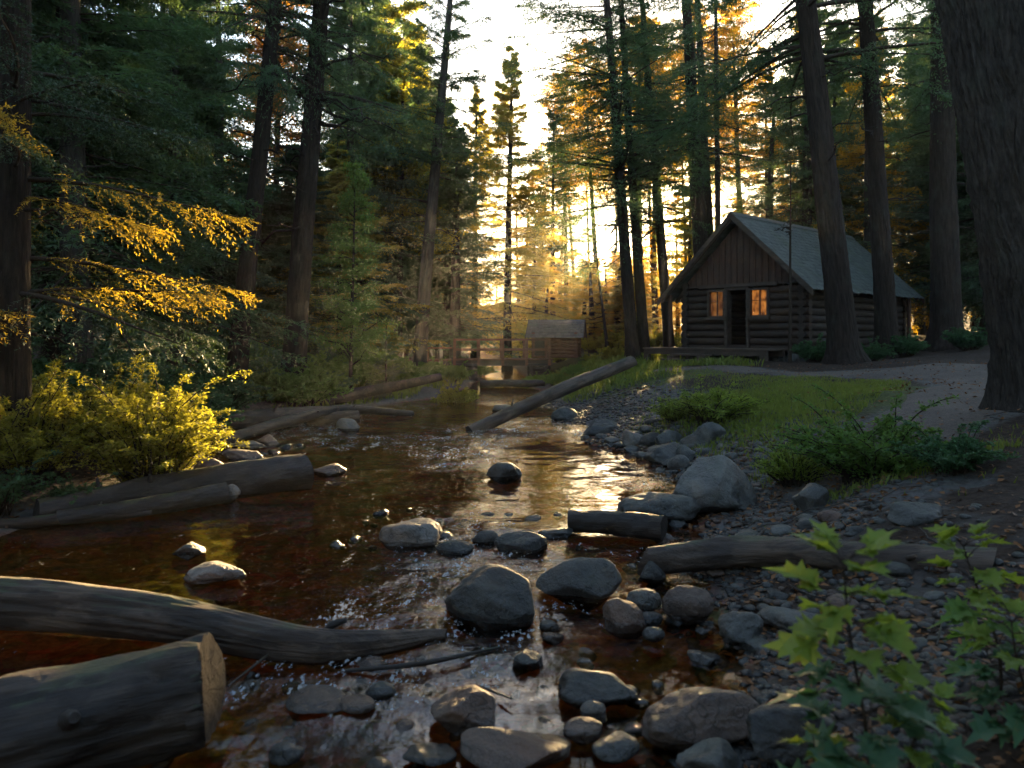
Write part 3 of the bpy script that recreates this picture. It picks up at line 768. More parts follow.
# crossed logs in the backwater
G = 'crossed logs in the backwater'
def lg(x, y, lift): return onland(x, y) + (0, 0, lift)
log([lg(205, 424, .12), lg(330, 408, .22), atY(440, 377, 18.6)], [.2, .17, .1], 'pale leaning log with its tip raised over the far backwater', LOGW, 30, group=G)
log([lg(190, 432, .14), lg(290, 424, .2), lg(375, 414, .14)], [.17, .17, .13], 'grey log lying level under the pale raised log', LOGW, 30, group=G)
log([lg(215, 446, .05), lg(290, 430, .2), lg(345, 420, .25), lg(412, 414, .0)], [.09, .12, .11, .07], 'dark crooked bough arching below the two longer logs', LOGD, 24, group=G)
log([lg(305, 424, .08), lg(358, 421, .1)], [.15, .15], 'short log with a round sunlit end pointing at the stream', LOGW, 30, group=G)
log([lg(230, 416, .08), lg(330, 404, .1), lg(395, 396, .06)], [.1, .1, .06], 'thin log furthest back behind the other crossed logs', LOGD, 24, group=G)
# leaning log over the stream
log([px(470, 431, 0) + (0, 0, -.02), atY(552, 394, 17.0), atY(632, 361, 18.6)], [.15, .15, .15], 'long straight log leaning from the stream up onto the right bank', LOGW, 26, jag=.02, knots=2)
# right shore
log([px(571, 534, 0) + (0, .1, .12), px(666, 544, 0) + (0, .1, .13)], [.115, .12], 'short sawn log floating between the grey boulders of the right shore', LOGD, 26, jag=.008)
log([px(646, 578, 0) + (0, 0, .14), px(760, 585, 0) + (.0, .1, .24), px(880, 597, .12) + (0, .15, .22), px(1010, 612, .2) + (0, .2, .2)], [.11, .125, .13, .15], 'long grey cracked log lying along the right shore behind the leafy plant', LOGW, 30, jag=.03, knots=2)
# low steps of timber below the bridge
log([px(480, 387, 0) + (0, 0, .12), px(545, 387, 0) + (0, 0, .15)], [.15, .14], 'timber forming a low step in the stream below the footbridge', LOGD, 16, knots=0)
# fine sticks in the front shallows
G = 'thin sticks in the front shallows'
log([px(345, 676, 0) + (0, 0, .03), px(420, 672, 0) + (0, 0, .05), px(500, 652, 0) + (0, 0, .03)], [.012, .016, .008], 'thin stick lying across the shallows under the round boulder', LOGD, 8, name='stick', group=G, knots=0)
log([px(480, 690, 0) + (0, 0, .02), px(512, 704, 0) + (0, 0, .03)], [.008, .006], 'short stick right of the rusty brown block', LOGD, 8, name='stick', group=G, knots=0)

# ------------------------------------------------------------------ cabin
CAB_A = R(-48); CAB_O = np.array((7.985, 25.65, 1.1))
cab = tag(empty('log_cabin', CAB_O, (0, 0, CAB_A)), 'dark log cabin with grey shake roof and two lit windows', 'cabin')
HW, DEP, EAVE, RID, SLX = 2.22, 8.0, 2.95, 5.05, .946
# front wall of round logs, cut by door and windows; corners cross
rl = .125
holes = [(-1.29, -.58, 1.5, 2.5), (-.5, .25, .45, 2.5), (.34, 1.08, 1.5, 2.5)]
fw = MB()
zz = .3 + rl; row = 0
while zz < 2.62:
    ext = .22
    segs = [(-HW - ext, HW + ext)]
    for (a, b_, z0, z1) in holes:
        if z0 < zz < z1:
            segs = [s for q in segs for s in ((q[0], min(q[1], a)), (max(q[0], b_), q[1])) if s[1] - s[0] > .02]
    for (a, b_) in segs:
        nseg = max(2, int((b_ - a) / .4) + 1)
        X_ = np.linspace(a, b_, nseg)
        fw.tube(np.column_stack([X_, rng.normal(0, .006, nseg), np.full(nseg, zz) + rng.normal(0, .006, nseg)]), rl * (1.06 + .04 * rng.normal(size=nseg)), 12)
    zz += rl * 2; row += 1
fw.build('front_wall', [CABW], cab)
sw = MB()
for sx in (-HW, HW):
    zz = .3
    while zz < 2.75:
        sw.tube(np.column_stack([np.full(12, sx) + rng.normal(0, .006, 12), np.linspace(-.22, DEP + .22, 12), np.full(12, zz + rl * .98)]), rl * (1.06 + .04 * rng.normal(size=12)), 10)
        zz += rl * 2
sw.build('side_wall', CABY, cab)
bw = MB()
zz = .3 + rl
while zz < 2.65:
    bw.tube([(-HW - .2, DEP, zz), (HW + .2, DEP, zz)], rl * 1.06, 10); zz += rl * 2
bw.build('back_wall', CABW, cab)
# gable boards with battens
gb, gback = MB(), MB()
def roof_z(x): return RID - .16 - abs(x) * SLX
for k, x0 in enumerate(np.arange(-HW - .05, HW, .235)):
    x1 = x0 + .228
    for (ya, side) in ((-.1, 0), (DEP, 1)):
        j = rng.uniform(-.01, .01)
        V = [(x0, ya + j, 2.62), (x1, ya + j, 2.62), (x1, ya + j, roof_z(x1)), (x0, ya + j, roof_z(x0)), (x0, ya + j + .1, 2.62), (x1, ya + j + .1, 2.62), (x1, ya + j + .1, roof_z(x1)), (x0, ya + j + .1, roof_z(x0))]
        if min(roof_z(x0), roof_z(x1)) > 2.66: (gback if side else gb).add(V, [(0,1,2,3),(7,6,5,4),(0,4,5,1),(1,5,6,2),(2,6,7,3),(3,7,4,0)])
        if side == 0 and roof_z(x1 + .03) > 2.8: gb.box((x1 - .025, ya - .045, 2.62), (x1 + .032, ya - .012, roof_z(max(abs(x1 + .032), abs(x1 - .025))) - .02))
gb.build('gable', CABV, cab); gback.build('gable', CABV, cab)
b = MB(); b.box((-1.62, -.24, 2.56), (1.4, -.13, 2.68)); b.box((-HW - .1, -.17, 2.60), (HW + .1, -.12, 2.66)); b.build('lintel_beam', TRIM, cab)
# interior floor and dark inside
b = MB(); b.box((-HW + .1, .1, .36), (HW - .1, DEP - .1, .45)); b.build('floor', DECKW, cab)
# door frame and the open door
dfm = MB(); dfm.box((-.6, -.19, .45), (-.5, .12, 2.56)); dfm.box((.25, -.19, .45), (.34, .12, 2.56)); dfm.box((-.498, -.187, 2.46), (.248, .12, 2.555)); dfm.build('door_frame', TRIM, cab)
dr = MB()
Md = Matrix.Translation((.24, .1, 0)) @ Matrix.Rotation(R(97), 4, 'Z')
for k in range(4): dr.box((k * .183, 0, .47), (k * .183 + .178, .04, 2.44), M=Md)
dro = dr.build('door', CABV, cab)
hb = MB(); hb.tube([Md @ Vector((.66, -.03, 1.4)), Md @ Vector((.66, -.06, 1.48)), Md @ Vector((.66, -.03, 1.56))], .012, 6); hb.build('handle', plain('iron', (.03, .03, .03), .4), dro)
for (a, b_, z0, z1) in (holes[0], holes[2]):
    wn_ = MB()
    t = .075
    wn_.box((a, -.2, z0), (a + t, .05, z1)); wn_.box((b_ - t, -.2, z0), (b_, .05, z1))
    wn_.box((a + t, -.197, z0), (b_ - t, .05, z0 + t)); wn_.box((a + t, -.197, z1 - t), (b_ - t, .05, z1))
    wo_ = wn_.build('window', TRIM, cab)
    pn = MB(); pn.box((a + t - .004, -.06, z0 + t - .004), (b_ - t + .004, -.045, z1 - t + .004)); pn.build('pane', PANED if a < 0 else PANE, wo_)
    mu = MB(); xm = (a + b_) / 2
    mu.box((xm - .02, -.1, z0 + t), (xm + .02, -.062, z1 - t))
    zm = (z0 + z1) / 2 + .08
    mu.box((a + t, -.097, zm - .014), (xm - .02, -.063, zm + .014)); mu.box((xm + .02, -.097, zm - .014), (b_ - t, -.063, zm + .014)); mu.build('muntin', TRIM, wo_)
    si = MB(); si.box((a - .06, -.27, z0 - .06), (b_ + .06, -.14, z0 - .003)); si.build('sill', TRIM, wo_)
# roof of shake courses
FY, BY = -.72, DEP + .6
rf = MB(); tints = []
XE_R, XE_L = 2.82, 3.0
for side, xe in ((1, XE_R), (-1, XE_L)):
    nc = 20
    for c in range(nc):
        u0, u1 = c / nc * xe, (c + 1) / nc * xe + .05
        y = FY
        while y < BY - .01:
            w_ = min(rng.uniform(.10, .22), BY - y)
            if BY - (y + w_) < .08: w_ = BY - y
            up = .028 + rng.uniform(-.006, .008); lo = up + .03
            e = rng.uniform(-.02, .02)
            xa, xb = u0, u1 + e
            za, zb = RID - xa * SLX, RID - xb * SLX
            V = [(side*xa, y+.004, za+.01), (side*xa, y+w_-.004, za+.01), (side*xb, y+w_-.004, zb+up), (side*xb, y+.004, zb+up),
                 (side*xa, y+.004, za-.02), (side*xa, y+w_-.004, za-.02), (side*xb, y+w_-.004, zb+up-.03), (side*xb, y+.004, zb+up-.03)]
            fc = [(0,1,2,3),(7,6,5,4),(0,3,7,4),(1,5,6,2),(2,6,7,3),(0,4,5,1)]
            if side < 0: fc = [q[::-1] for q in fc]
            rf.add(V, fc); tints += [rng.random()] * 8
            y += w_
ro = rf.build('roof', ROOF, cab)
a = ro.data.attributes.new('tint', 'FLOAT', 'POINT'); a.data.foreach_set('value', np.array(tints, np.float32))
rd = MB(); rd.box((-.13, FY - .02, RID - .075), (.0, BY + .02, RID - .02), M=None); 
rd = MB()
for s in (-1, 1):
    V = [(0, FY-.03, RID+.06), (0, BY+.03, RID+.06), (s*.17, BY+.03, RID+.065-.17*SLX), (s*.17, FY-.03, RID+.065-.17*SLX), (0, FY-.03, RID+.03), (0, BY+.03, RID+.03), (s*.17, BY+.03, RID+.035-.17*SLX), (s*.17, FY-.03, RID+.035-.17*SLX)]
    rd.add(V, [(0,1,2,3),(7,6,5,4),(0,3,7,4),(1,5,6,2),(2,6,7,3)])
rd.build('ridge_cap', ROOF, ro)
for side, xe in ((1, XE_R), (-1, XE_L)):
    for yy in (FY - .055, BY + .01):
        vb = MB()
        x1 = side * (xe + .06); z1 = RID - (xe + .06) * SLX
        V = [(0, yy, RID+.02), (x1, yy, z1+.02), (x1, yy, z1-.2), (0, yy, RID-.2), (0, yy+.045, RID+.02), (x1, yy+.045, z1+.02), (x1, yy+.045, z1-.2), (0, yy+.045, RID-.2)]
        vb.add(V, [(0,1,2,3),(7,6,5,4),(0,4,5,1),(1,5,6,2),(2,6,7,3)])
        vb.build('verge_board', TRIM, ro)
rfs = MB()
for yy in np.arange(FY + .02, BY, .9):
    for side, xe in ((1, XE_R), (-1, XE_L)):
        M_ = Matrix.Translation((0, yy, RID - .06)) @ Matrix.Rotation(side * math.atan(SLX), 4, 'Y')
        ln = (xe - .03) * math.hypot(1, SLX)
        rfs.box((0 if side > 0 else -ln, 0, -.13), (ln if side > 0 else 0, .07, -.005), M=M_)
rfs.build('rafters', TRIM, ro)
# porch
po = MB()
for k, y0 in enumerate(np.arange(-1.5, -.16, .19)):
    po.box((-3.15, y0, .4), (1.75, y0 + .18, .45 + rng.uniform(-.004, .004)))
pd = po.build('porch', DECKW, cab)
b = MB(); b.box((-3.12, -1.47, .22), (1.72, -1.36, .398)); b.box((-3.12, -.4, .2), (1.72, -.3, .398)); b.build('porch_beam', TRIM, pd)
for (x_, y_) in ((-3.0, -1.4), (-1.2, -1.4), (.5, -1.4), (1.6, -1.4)):
    b = MB(); b.box((x_ - .09, y_ - .11, -.35), (x_ + .09, y_ + .09, .22), jit=.004); b.build('porch_pier', TRIM, pd)
b = MB(); b.tube([(-2.72, -.42, .45), (-2.72, -.42, RID - 2.72 * SLX - .1)], .085, 10); b.build('porch_post', CABV, cab)
b = MB(); b.tube([(2.6, DEP - .2, -.3), (2.6, DEP - .2, RID - 2.6 * SLX - .1)], .07, 10); b.tube([(2.6, DEP - .2, 1.7), (2.28, DEP - .2, 2.5)], .05, 8); b.build('back_post', CABV, cab)
st = MB(); st.box((-1.7, -1.85, .2), (-.2, -1.55, .26)); st.box((-1.8, -2.2, .02), (-.1, -1.88, .08)); st.box((-1.6, -2.15, -.2), (-1.52, -1.52, .2)); st.box((-.4, -2.15, -.2), (-.32, -1.52, .2)); st.build('steps', DECKW, pd)
# foundation stones
b = MB()
for k in range(26):
    t_ = k / 25
    x_, y_ = (HW, t_ * DEP)
    V = rock_verts(ICO2, 900 + k, **KIND['block']) * np.array((.2, .26, .3)); b.add(V + (x_, y_, .05), ICO2[1], 0, True)
for k in range(14):
    V = rock_verts(ICO2, 940 + k, **KIND['block']) * np.array((.26, .2, .3)); b.add(V + (-HW + k / 13 * 2 * HW, 0, .05), ICO2[1], 0, True)
b.build('foundation', ROCKD, cab)

# ------------------------------------------------------------------ footbridge and hut
BZ = .95
br = tag(empty('footbridge', (-.6, 33, BZ), (0, 0, R(4))), 'low wooden footbridge with thin railings across the stream', 'footbridge')
b = MB()
for x_ in np.arange(-2.0, 2.3, .21): b.box((x_, -.7, -.05), (x_ + .195, .7, .0 + rng.uniform(-.006, .006)))
b.build('deck', HUTW, br)
b = MB()
for y_ in (-.6, .5): b.box((-2.1, y_, -.3), (2.35, y_ + .14, -.052))
b.build('beam', TRIM, br)
for y_ in (-.66, .62):
    for x_ in (-1.95, -.9, .15, 1.2, 2.2):
        b = MB(); b.box((x_ - .06, y_ - .04, -.28), (x_ + .06, y_ + .07, .8)); b.build('railing_post', HUTW, br)
    b = MB(); b.box((-2.0, y_ - .045, .802), (2.26, y_ + .08, .89)); b.box((-2.0, y_ - .075, .36), (2.26, y_ - .042, .45)); b.build('handrail', HUTW, br)
for x_ in (-1.45, 1.75):
    b = MB()
    for k in range(5):
        z_ = -.9 + k * .15
        b.tube([(x_ - .35, -.75, z_ - .05), (x_ - .35, .75, z_ - .05)], .08, 8); b.tube([(x_ + .3, -.75, z_ - .05), (x_ + .3, .75, z_ - .05)], .08, 8)
        b.tube([(x_ - .5, -.6, z_ + .02), (x_ + .5, -.6, z_ + .02)], .08, 8)
    b.build('crib', LOGD, br)
b = MB(); b.box((-4.2, -.5, -.1), (-2.1, .5, -.02)); b.box((-4.2, -.55, .45), (-2.05, -.5, .52)); 
for x_ in (-4.1, -3.1): b.box((x_ - .04, -.56, -.5), (x_ + .04, -.5, .5))
b.build('ramp', HUTW, br)

hut = tag(empty('shed', (2.15, 35.6, .92), (0, 0, R(-10))), 'small reddish log shed with a steep brown roof beyond the footbridge', 'shed')
b = MB(); zz = .09
while zz < 1.15:
    for y_ in (-.8, .8): b.tube([(-1.1, y_, zz), (1.1, y_, zz)], .088, 10)
    for x_ in (-1.0, 1.0): b.tube([(x_, -.95, zz + .02), (x_, .95, zz + .02)], .088, 10)
    zz += .17
b.build('wall', HUTW, hut)
b = MB()
for s in (-1, 1):
    V = [(s*1.0, -.8, 1.1), (s*1.0, .8, 1.1), (s*1.0, 0, 1.72), (s*1.06, -.8, 1.1), (s*1.06, .8, 1.1), (s*1.06, 0, 1.72)]
    b.add(V, [(0, 1, 2), (5, 4, 3)]); b.add(V, [(0, 3, 4, 1), (1, 4, 5, 2), (2, 5, 3, 0)])
b.build('gable', HUTW, hut)
b = MB(); tn = []
for s in (-1, 1):
    for c in range(7):
        u0, u1 = c / 7, (c + 1.15) / 7
        x_ = -1.35
        while x_ < 1.34:
            w_ = min(rng.uniform(.12, .26), 1.35 - x_)
            y0_, y1_ = s * u0 * 1.15, s * u1 * 1.15; z0_, z1_ = 1.82 - u0 * .86, 1.82 - u1 * .86 + .03
            V = [(x_, y0_, z0_), (x_ + w_ - .006, y0_, z0_), (x_ + w_ - .006, y1_, z1_), (x_, y1_, z1_), (x_, y0_, z0_ - .025), (x_ + w_ - .006, y0_, z0_ - .025), (x_ + w_ - .006, y1_, z1_ - .025), (x_, y1_, z1_ - .025)]
            b.add(V, [(0,1,2,3),(7,6,5,4),(0,3,7,4),(1,5,6,2),(2,6,7,3)]); tn += [rng.random()] * 8
            x_ += w_
hr = b.build('roof', ROOFB, hut)
a = hr.data.attributes.new('tint', 'FLOAT', 'POINT'); a.data.foreach_set('value', np.array(tn, np.float32))
for x_ in (-1.37, 1.35):
    b = MB()
    V = [(x_, -1.18, .97), (x_, 0, 1.85), (x_, 1.18, .97), (x_, 1.18, .85), (x_, 0, 1.73), (x_, -1.18, .85)]
    V = V + [(x_ + .03, q[1], q[2]) for q in V]
    b.add(V, [(0, 1, 4, 5), (1, 2, 3, 4), (11, 10, 7, 6), (10, 9, 8, 7)]); b.add(V, [(k, (k + 1) % 6, (k + 1) % 6 + 6, k + 6) for k in range(6)])
    b.build('verge_board', TRIM, hr)
b = MB(); b.box((-.95, -.93, .1), (-.45, -.895, 1.0)); b.build('door', TRIM, hut)

# ------------------------------------------------------------------ trees
def unit(v): return v / (np.linalg.norm(v, axis=-1, keepdims=True) + 1e-9)
def crown_mesh(name, seed, H, z0, Lmax, nb, nt, nk, la, lb, leaf, wood, droop=.28, low_ang=-6, up_ang=35, tip=.12, topL=.35, shape=.85, twl=.36, az=None, up_leaf=None):
    """a conifer crown: boughs round the stem, flat drooping sprays of needles on side twigs"""
    q = np.random.default_rng(seed)
    u = np.sort(q.random(nb)) ** .95
    zb = z0 + u * (H - z0 - .1)
    phi = q.uniform(0, 2 * np.pi, nb) if az is None else np.radians(q.uniform(*az, nb))
    L = (Lmax * (1 - u) ** shape + topL) * q.uniform(.6, 1.12, nb)
    ang = np.radians(low_ang + (up_ang - low_ang) * u ** 1.3 + q.normal(0, 6, nb))
    rh = np.stack([np.cos(phi), np.sin(phi), np.zeros(nb)], -1); sh = np.stack([-np.sin(phi), np.cos(phi), np.zeros(nb)], -1)
    dr = droop * q.uniform(.6, 1.3, nb) * (1 - .5 * u)
    curve = q.normal(0, .12, nb)
    def ax(t, i):
        return (rh[i] * (L[i] * t * np.cos(ang[i]))[..., None] + sh[i] * (L[i] * curve[i] * t * t)[..., None]
                + np.array((0, 0, 1.0)) * (zb[i] + L[i] * (t * np.sin(ang[i]) - dr[i] * t * t + (dr[i] * tip / .12 * .45) * t ** 3))[..., None])
    mb = MB()
    # wood
    ts = np.linspace(0, 1, 7)
    for i in range(nb):
        ii = np.full(7, i)
        mb.tube(ax(ts, ii), np.maximum(.012 * L[i] * (1.05 - ts), .004), 4, 1, caps=False)
    # twigs
    bi = np.repeat(np.arange(nb), nt * 2)
    tt = np.tile(np.repeat(np.linspace(.14, 1.0, nt), 2), nb) + q.normal(0, .015, nb * nt * 2); tt = np.clip(tt, .08, 1)
    sd = np.tile(np.array([1, -1.0] * nt), nb)
    p = ax(tt, bi)
    tang = unit(ax(np.clip(tt + .02, 0, 1.05), bi) - ax(tt - .02, bi))
    al = np.radians(q.normal(58, 12, len(bi)) - 22 * tt)
    td = unit(tang * np.cos(al)[:, None] + sh[bi] * (sd * np.sin(al))[:, None] + np.array((0, 0, 1.0)) * q.normal(-.10, .14, len(bi))[:, None])
    tl = L[bi] * twl * (np.sin(np.pi * (tt * .78 + .16)) ** .9) * q.uniform(.55, 1.15, len(bi)) + .06
    hang = q.uniform(.1, .4, len(bi))
    # leaflets
    n = len(bi)
    ti = np.repeat(np.arange(n), nk * 2)
    s_ = np.tile(np.repeat(np.linspace(.06, 1, nk), 2), n) + q.normal(0, .03, n * nk * 2)
    ls = np.tile(np.array([1, -1.0] * nk), n)
    c = p[ti] + td[ti] * (tl[ti] * s_)[:, None] - np.array((0, 0, 1.0)) * (tl[ti] * hang[ti] * s_ * s_)[:, None]
    d0 = unit(td[ti] - np.array((0, 0, 1.0)) * (2 * hang[ti] * s_)[:, None])
    up = unit(np.array((0, 0, 1.0)) + q.normal(0, .45, (len(ti), 3)))
    pr = unit(np.cross(up, d0))
    ld = unit(d0 * .75 + pr * (ls * .75)[:, None] + q.normal(0, .22, (len(ti), 3)))
    wd = unit(np.cross(ld, up))
    A = la * q.uniform(.6, 1.25, len(ti)); B = lb * q.uniform(.7, 1.2, len(ti))
    V = np.stack([c, c + ld * (A * .45)[:, None] + wd * (B / 2)[:, None], c + ld * A[:, None], c + ld * (A * .45)[:, None] - wd * (B / 2)[:, None]], 1).reshape(-1, 3)
    Q = np.arange(len(V)).reshape(-1, 4)
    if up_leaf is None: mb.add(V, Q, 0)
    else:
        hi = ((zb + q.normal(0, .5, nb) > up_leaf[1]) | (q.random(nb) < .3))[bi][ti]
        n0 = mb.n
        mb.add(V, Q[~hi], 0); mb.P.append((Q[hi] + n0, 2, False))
    return mb.mesh(name, [leaf, wood] + ([up_leaf[0]] if up_leaf else []))

def trunk_mesh(name, H, r0, seed, wood, seg=18, flare=.45, bend=.15, dead=0, deadz=(3, 10), ridge=0.0, n=40, dead_len=(.5, 1.4), rtop=.12):
    q = np.random.default_rng(seed)
    z = np.concatenate([np.linspace(-.5, 1.5, 14), np.linspace(1.5, H, n)[1:]]); n = len(z)
    t = np.clip(z / H, 0, 1)
    r = r0 * ((1 - t) ** .8 * (1 - rtop) + rtop) * (1 + flare * np.exp(-np.maximum(z, 0) / .38))
    cx = bend * np.sin(t * 4 + q.uniform(0, 6)) * t * r0 * 2; cy = bend * np.sin(t * 5 + q.uniform(0, 6)) * t * r0 * 2
    th = np.linspace(0, 2 * np.pi, seg, endpoint=False)
    rr = r[:, None] * np.ones(seg)
    k = q.integers(4, 7)
    rr *= 1 + .2 * flare * np.exp(-np.maximum(z, 0) / .5)[:, None] * np.sin(k * th[None] + q.uniform(0, 6))
    rr *= 1 + .025 * np.sin(3 * th[None] + z[:, None] * 1.1) + .015 * q.normal(size=rr.shape)
    if ridge:
        u_ = th[None] * 7.0 + vnoise(np.zeros_like(z)[:, None] + th[None] * 1.2, z[:, None] * np.ones(seg), 1.6, 9) * 2.2
        lat = vnoise(u_, z[:, None] * 1.1 * np.ones(seg), 1.5, 10); lat2 = vnoise(u_ * 2.2, z[:, None] * 2.6 * np.ones(seg), 1.5, 12)
        rr += ridge * (np.abs(lat) * 2.2 + np.abs(lat2) * 1.1 - .7)
    V = np.stack([cx[:, None] + rr * np.cos(th), cy[:, None] + rr * np.sin(th), z[:, None] * np.ones(seg)], -1)
    mb = MB()
    I, J = np.meshgrid(np.arange(n - 1), np.arange(seg), indexing='ij'); J2 = (J + 1) % seg
    mb.add(V, np.stack([I*seg+J, I*seg+J2, (I+1)*seg+J2, (I+1)*seg+J], -1).reshape(-1, 4), 0, True)
    for k in range(dead):
        zz_ = q.uniform(*deadz); a = q.uniform(0, 6.28); ln = q.uniform(*dead_len); el = q.uniform(-.3, .35)
        i = int(np.argmin(abs(z - zz_))); P0 = np.array((cx[i], cy[i], zz_)); d = np.array((math.cos(a), math.sin(a), el))
        pts = [P0 + d * r[i] * .7]
        for s in np.linspace(.25, 1, 5): pts.append(P0 + d * (r[i] + ln * s) + q.normal(0, .05 * ln, 3) + (0, 0, -.12 * ln * s * s))
        mb.tube(pts, np.linspace(.026, .006, 6) * (.6 + .5 * ln), 5, 0, caps=False)
        for w_ in range(3):
            j = q.integers(2, 5); e = pts[j] + q.normal(0, .3 * ln, 3) * (1, 1, .6)
            mb.tube([pts[j], (pts[j] + e) / 2 + q.normal(0, .04, 3), e], [.009, .007, .004], 4, 0, caps=False)
    return mb.mesh(name, wood)

CR = {}
CR['near'] = crown_mesh('crown', 21, 15, 1.9, 2.35, 84, 26, 19, .05, .0135, NEEDLEN, BARKT, droop=.42, low_ang=4, up_ang=30, topL=.6, shape=.55, twl=.34, up_leaf=(NEEDLEK, 4.1))  # lower boughs painted as sunlit, upper ones and a few strays as shaded
CR['full_a'] = crown_mesh('crown', 31, 20, 2.2, 3.2, 190, 15, 9, .15, .042, NEEDLE, BARKT, droop=.34)
CR['full_b'] = crown_mesh('crown', 32, 20, 3.0, 3.6, 170, 16, 9, .15, .042, NEEDLE, BARKT, droop=.42, low_ang=-12)
CR['warm'] = crown_mesh('crown', 33, 18, 2.6, 3.7, 150, 17, 9, .16, .046, NEEDLEW, BARKT, droop=.24, up_ang=50, topL=.22, shape=1.0)
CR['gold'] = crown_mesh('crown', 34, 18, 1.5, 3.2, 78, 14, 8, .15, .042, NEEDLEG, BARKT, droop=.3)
CR['sweep'] = crown_mesh('crown', 35, 25, 6.4, 5.2, 150, 21, 11, .14, .036, NEEDLE, BARKT, droop=.30, low_ang=2, up_ang=22, tip=.2, shape=.65)
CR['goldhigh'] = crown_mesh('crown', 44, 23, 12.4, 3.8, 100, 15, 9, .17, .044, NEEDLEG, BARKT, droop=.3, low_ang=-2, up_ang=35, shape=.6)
CR['open'] = crown_mesh('crown', 36, 19, 6.0, 3.1, 100, 16, 10, .13, .034, NEEDLE, BARKT, droop=.34, low_ang=10, up_ang=50)
CR['high'] = crown_mesh('crown', 37, 24, 8.8, 5.0, 110, 20, 10, .14, .038, NEEDLE, BARKT, droop=.42, low_ang=4, up_ang=25, shape=.6)
CR['far'] = crown_mesh('crown', 38, 19, 2.0, 3.2, 120, 9, 6, .22, .06, NEEDLE, BARKT, droop=.3)
CR['fargold'] = crown_mesh('crown', 39, 15, 1.2, 3.0, 70, 9, 6, .2, .055, NEEDLEG, BARKT, droop=.3)
CR['small'] = crown_mesh('crown', 40, 2.6, .15, .85, 60, 9, 7, .07, .02, NEEDLE, BARKT, droop=.15, low_ang=5, up_ang=50, topL=.1)

def tree(X, Y, label, crown, H, r0, slope=0.0, cs=None, spin=None, wood=BARK, group=None, trunk=None, name='conifer', z=None, cscale=None, **tk):
    zg = tz(X, Y) if z is None else z
    t = empty(name, (X, Y, zg - .05), (0, math.atan(slope), 0))
    tag(t, label, 'tree', group)
    tm = trunk or trunk_mesh('trunk', H, r0, int(abs(X * 71 + Y * 13)) + 3, wood, **tk)
    linkmesh('trunk', tm, t)
    if crown:
        s = cscale or 1.0
        linkmesh('crown', CR[crown], t, rot=(0, 0, rng.uniform(0, 6.28) if spin is None else spin), scale=(s if cs is None else cs, s if cs is None else cs, s))
    return t
def pt(pxx, Y): return (pxx - 512) / F * Y

# trees one can point at
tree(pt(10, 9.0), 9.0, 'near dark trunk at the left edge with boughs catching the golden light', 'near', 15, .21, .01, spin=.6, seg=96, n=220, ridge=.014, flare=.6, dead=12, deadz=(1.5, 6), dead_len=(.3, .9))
tree(pt(233, 18), 18, 'tall bare dark trunk leaning right, left of a pair over the backwater', 'high', 21, .24, .105, cscale=.88, dead=16, deadz=(4, 12), cs=.5, seg=96, n=220, ridge=.024, flare=.7)
tree(pt(291, 19), 19, 'tall bare dark trunk with crooked dead limbs, right of a pair over the backwater', 'high', 21, .31, .07, cscale=.88, dead=34, deadz=(4.5, 13), dead_len=(.8, 2.3), cs=.5, seg=96, n=220, ridge=.024, flare=.7)
tree(pt(418, 30), 30, 'tall conifer with clear grey lower trunk and open upswept crown', 'open', 19.5, .30, .082, wood=BARKG, cscale=1.02, dead=8, deadz=(3, 8))
tree(pt(507, 43), 43, 'slender pointed conifer in the middle of the sky gap', 'warm', 18.8, .27, .012, cscale=1.04, cs=1.2)
tree(pt(474, 46), 46, 'lesser pointed conifer just left of the slender middle one', 'warm', 17.6, .24, .012, cscale=.97)
tree(pt(633, 28), 28, 'conifer with wide sweeping boughs right of the sky gap', 'sweep', 21, .25, -.075, cscale=.84, cs=.95, spin=2.6, wood=BARK)
tree(pt(645, 29), 29, 'straight trunk standing close behind the wide sweeping conifer', 'sweep', 20, .22, -.07, wood=BARK, cscale=.8, cs=.45, dead=10, deadz=(3, 9))
tree(pt(670, 31), 31, 'thin trunk leaning left beside the glowing sun', 'sweep', 22, .23, -.075, cscale=.88, cs=.5, dead=10, deadz=(3, 12))
tree(pt(608, 37), 37, 'slim young trunk leaning beside the shed', None, 7.5, .09, -.12, wood=BARKT, dead=22, deadz=(1.5, 7), name='sapling', dead_len=(.4, 1.2))
tree(pt(708, 33.5), 33.5, 'thick dark trunk rising just left of the cabin gable', 'high', 25, .40, -.065, spin=1.0, cs=.6)
tree(pt(716, 36), 36, 'second dark trunk close behind the thick one left of the gable', 'high', 25, .28, -.055, cs=.35)
tree(pt(719, 31.5), 31.5, 'straight thin trunk above the peak of the cabin', None, 22, .15, -.008, wood=BARKT, dead=20, deadz=(6, 18))
tree(pt(846, 21.5), 21.5, 'tall dark trunk in front of the cabin roof, leaning left', 'high', 24, .40, -.115, spin=.9, wood=BARK, cscale=.98, dead=10, deadz=(5, 9), seg=96, n=220, ridge=.024, flare=.7)
tree(pt(888, 24), 24, 'tall grey trunk before the cabin side, right of the leaning one', 'high', 24, .34, -.058, spin=2.2, wood=BARK, cs=.8, dead=12, deadz=(5, 10), seg=96, n=220, ridge=.024, flare=.7)
tree(pt(947, 26), 26, 'massive black trunk behind the far corner of the cabin', 'high', 25, .50, -.02, spin=.2, cs=.55, dead=8, deadz=(4, 9), seg=96, n=220, ridge=.024, flare=.7)
tree(pt(1056, 9.3), 9.3, 'huge rough-barked trunk filling the right edge', 'high', 22, .60, -.175, spin=3.9, wood=BARKG, trunk=trunk_mesh('trunk', 22, .56, 8, bark_mat('furrowed_bark', (.014, .011, .009), (.065, .052, .042), (16, 16, 4), .02), seg=260, n=420, ridge=.06, flare=.5), cscale=1.0, cs=.8)
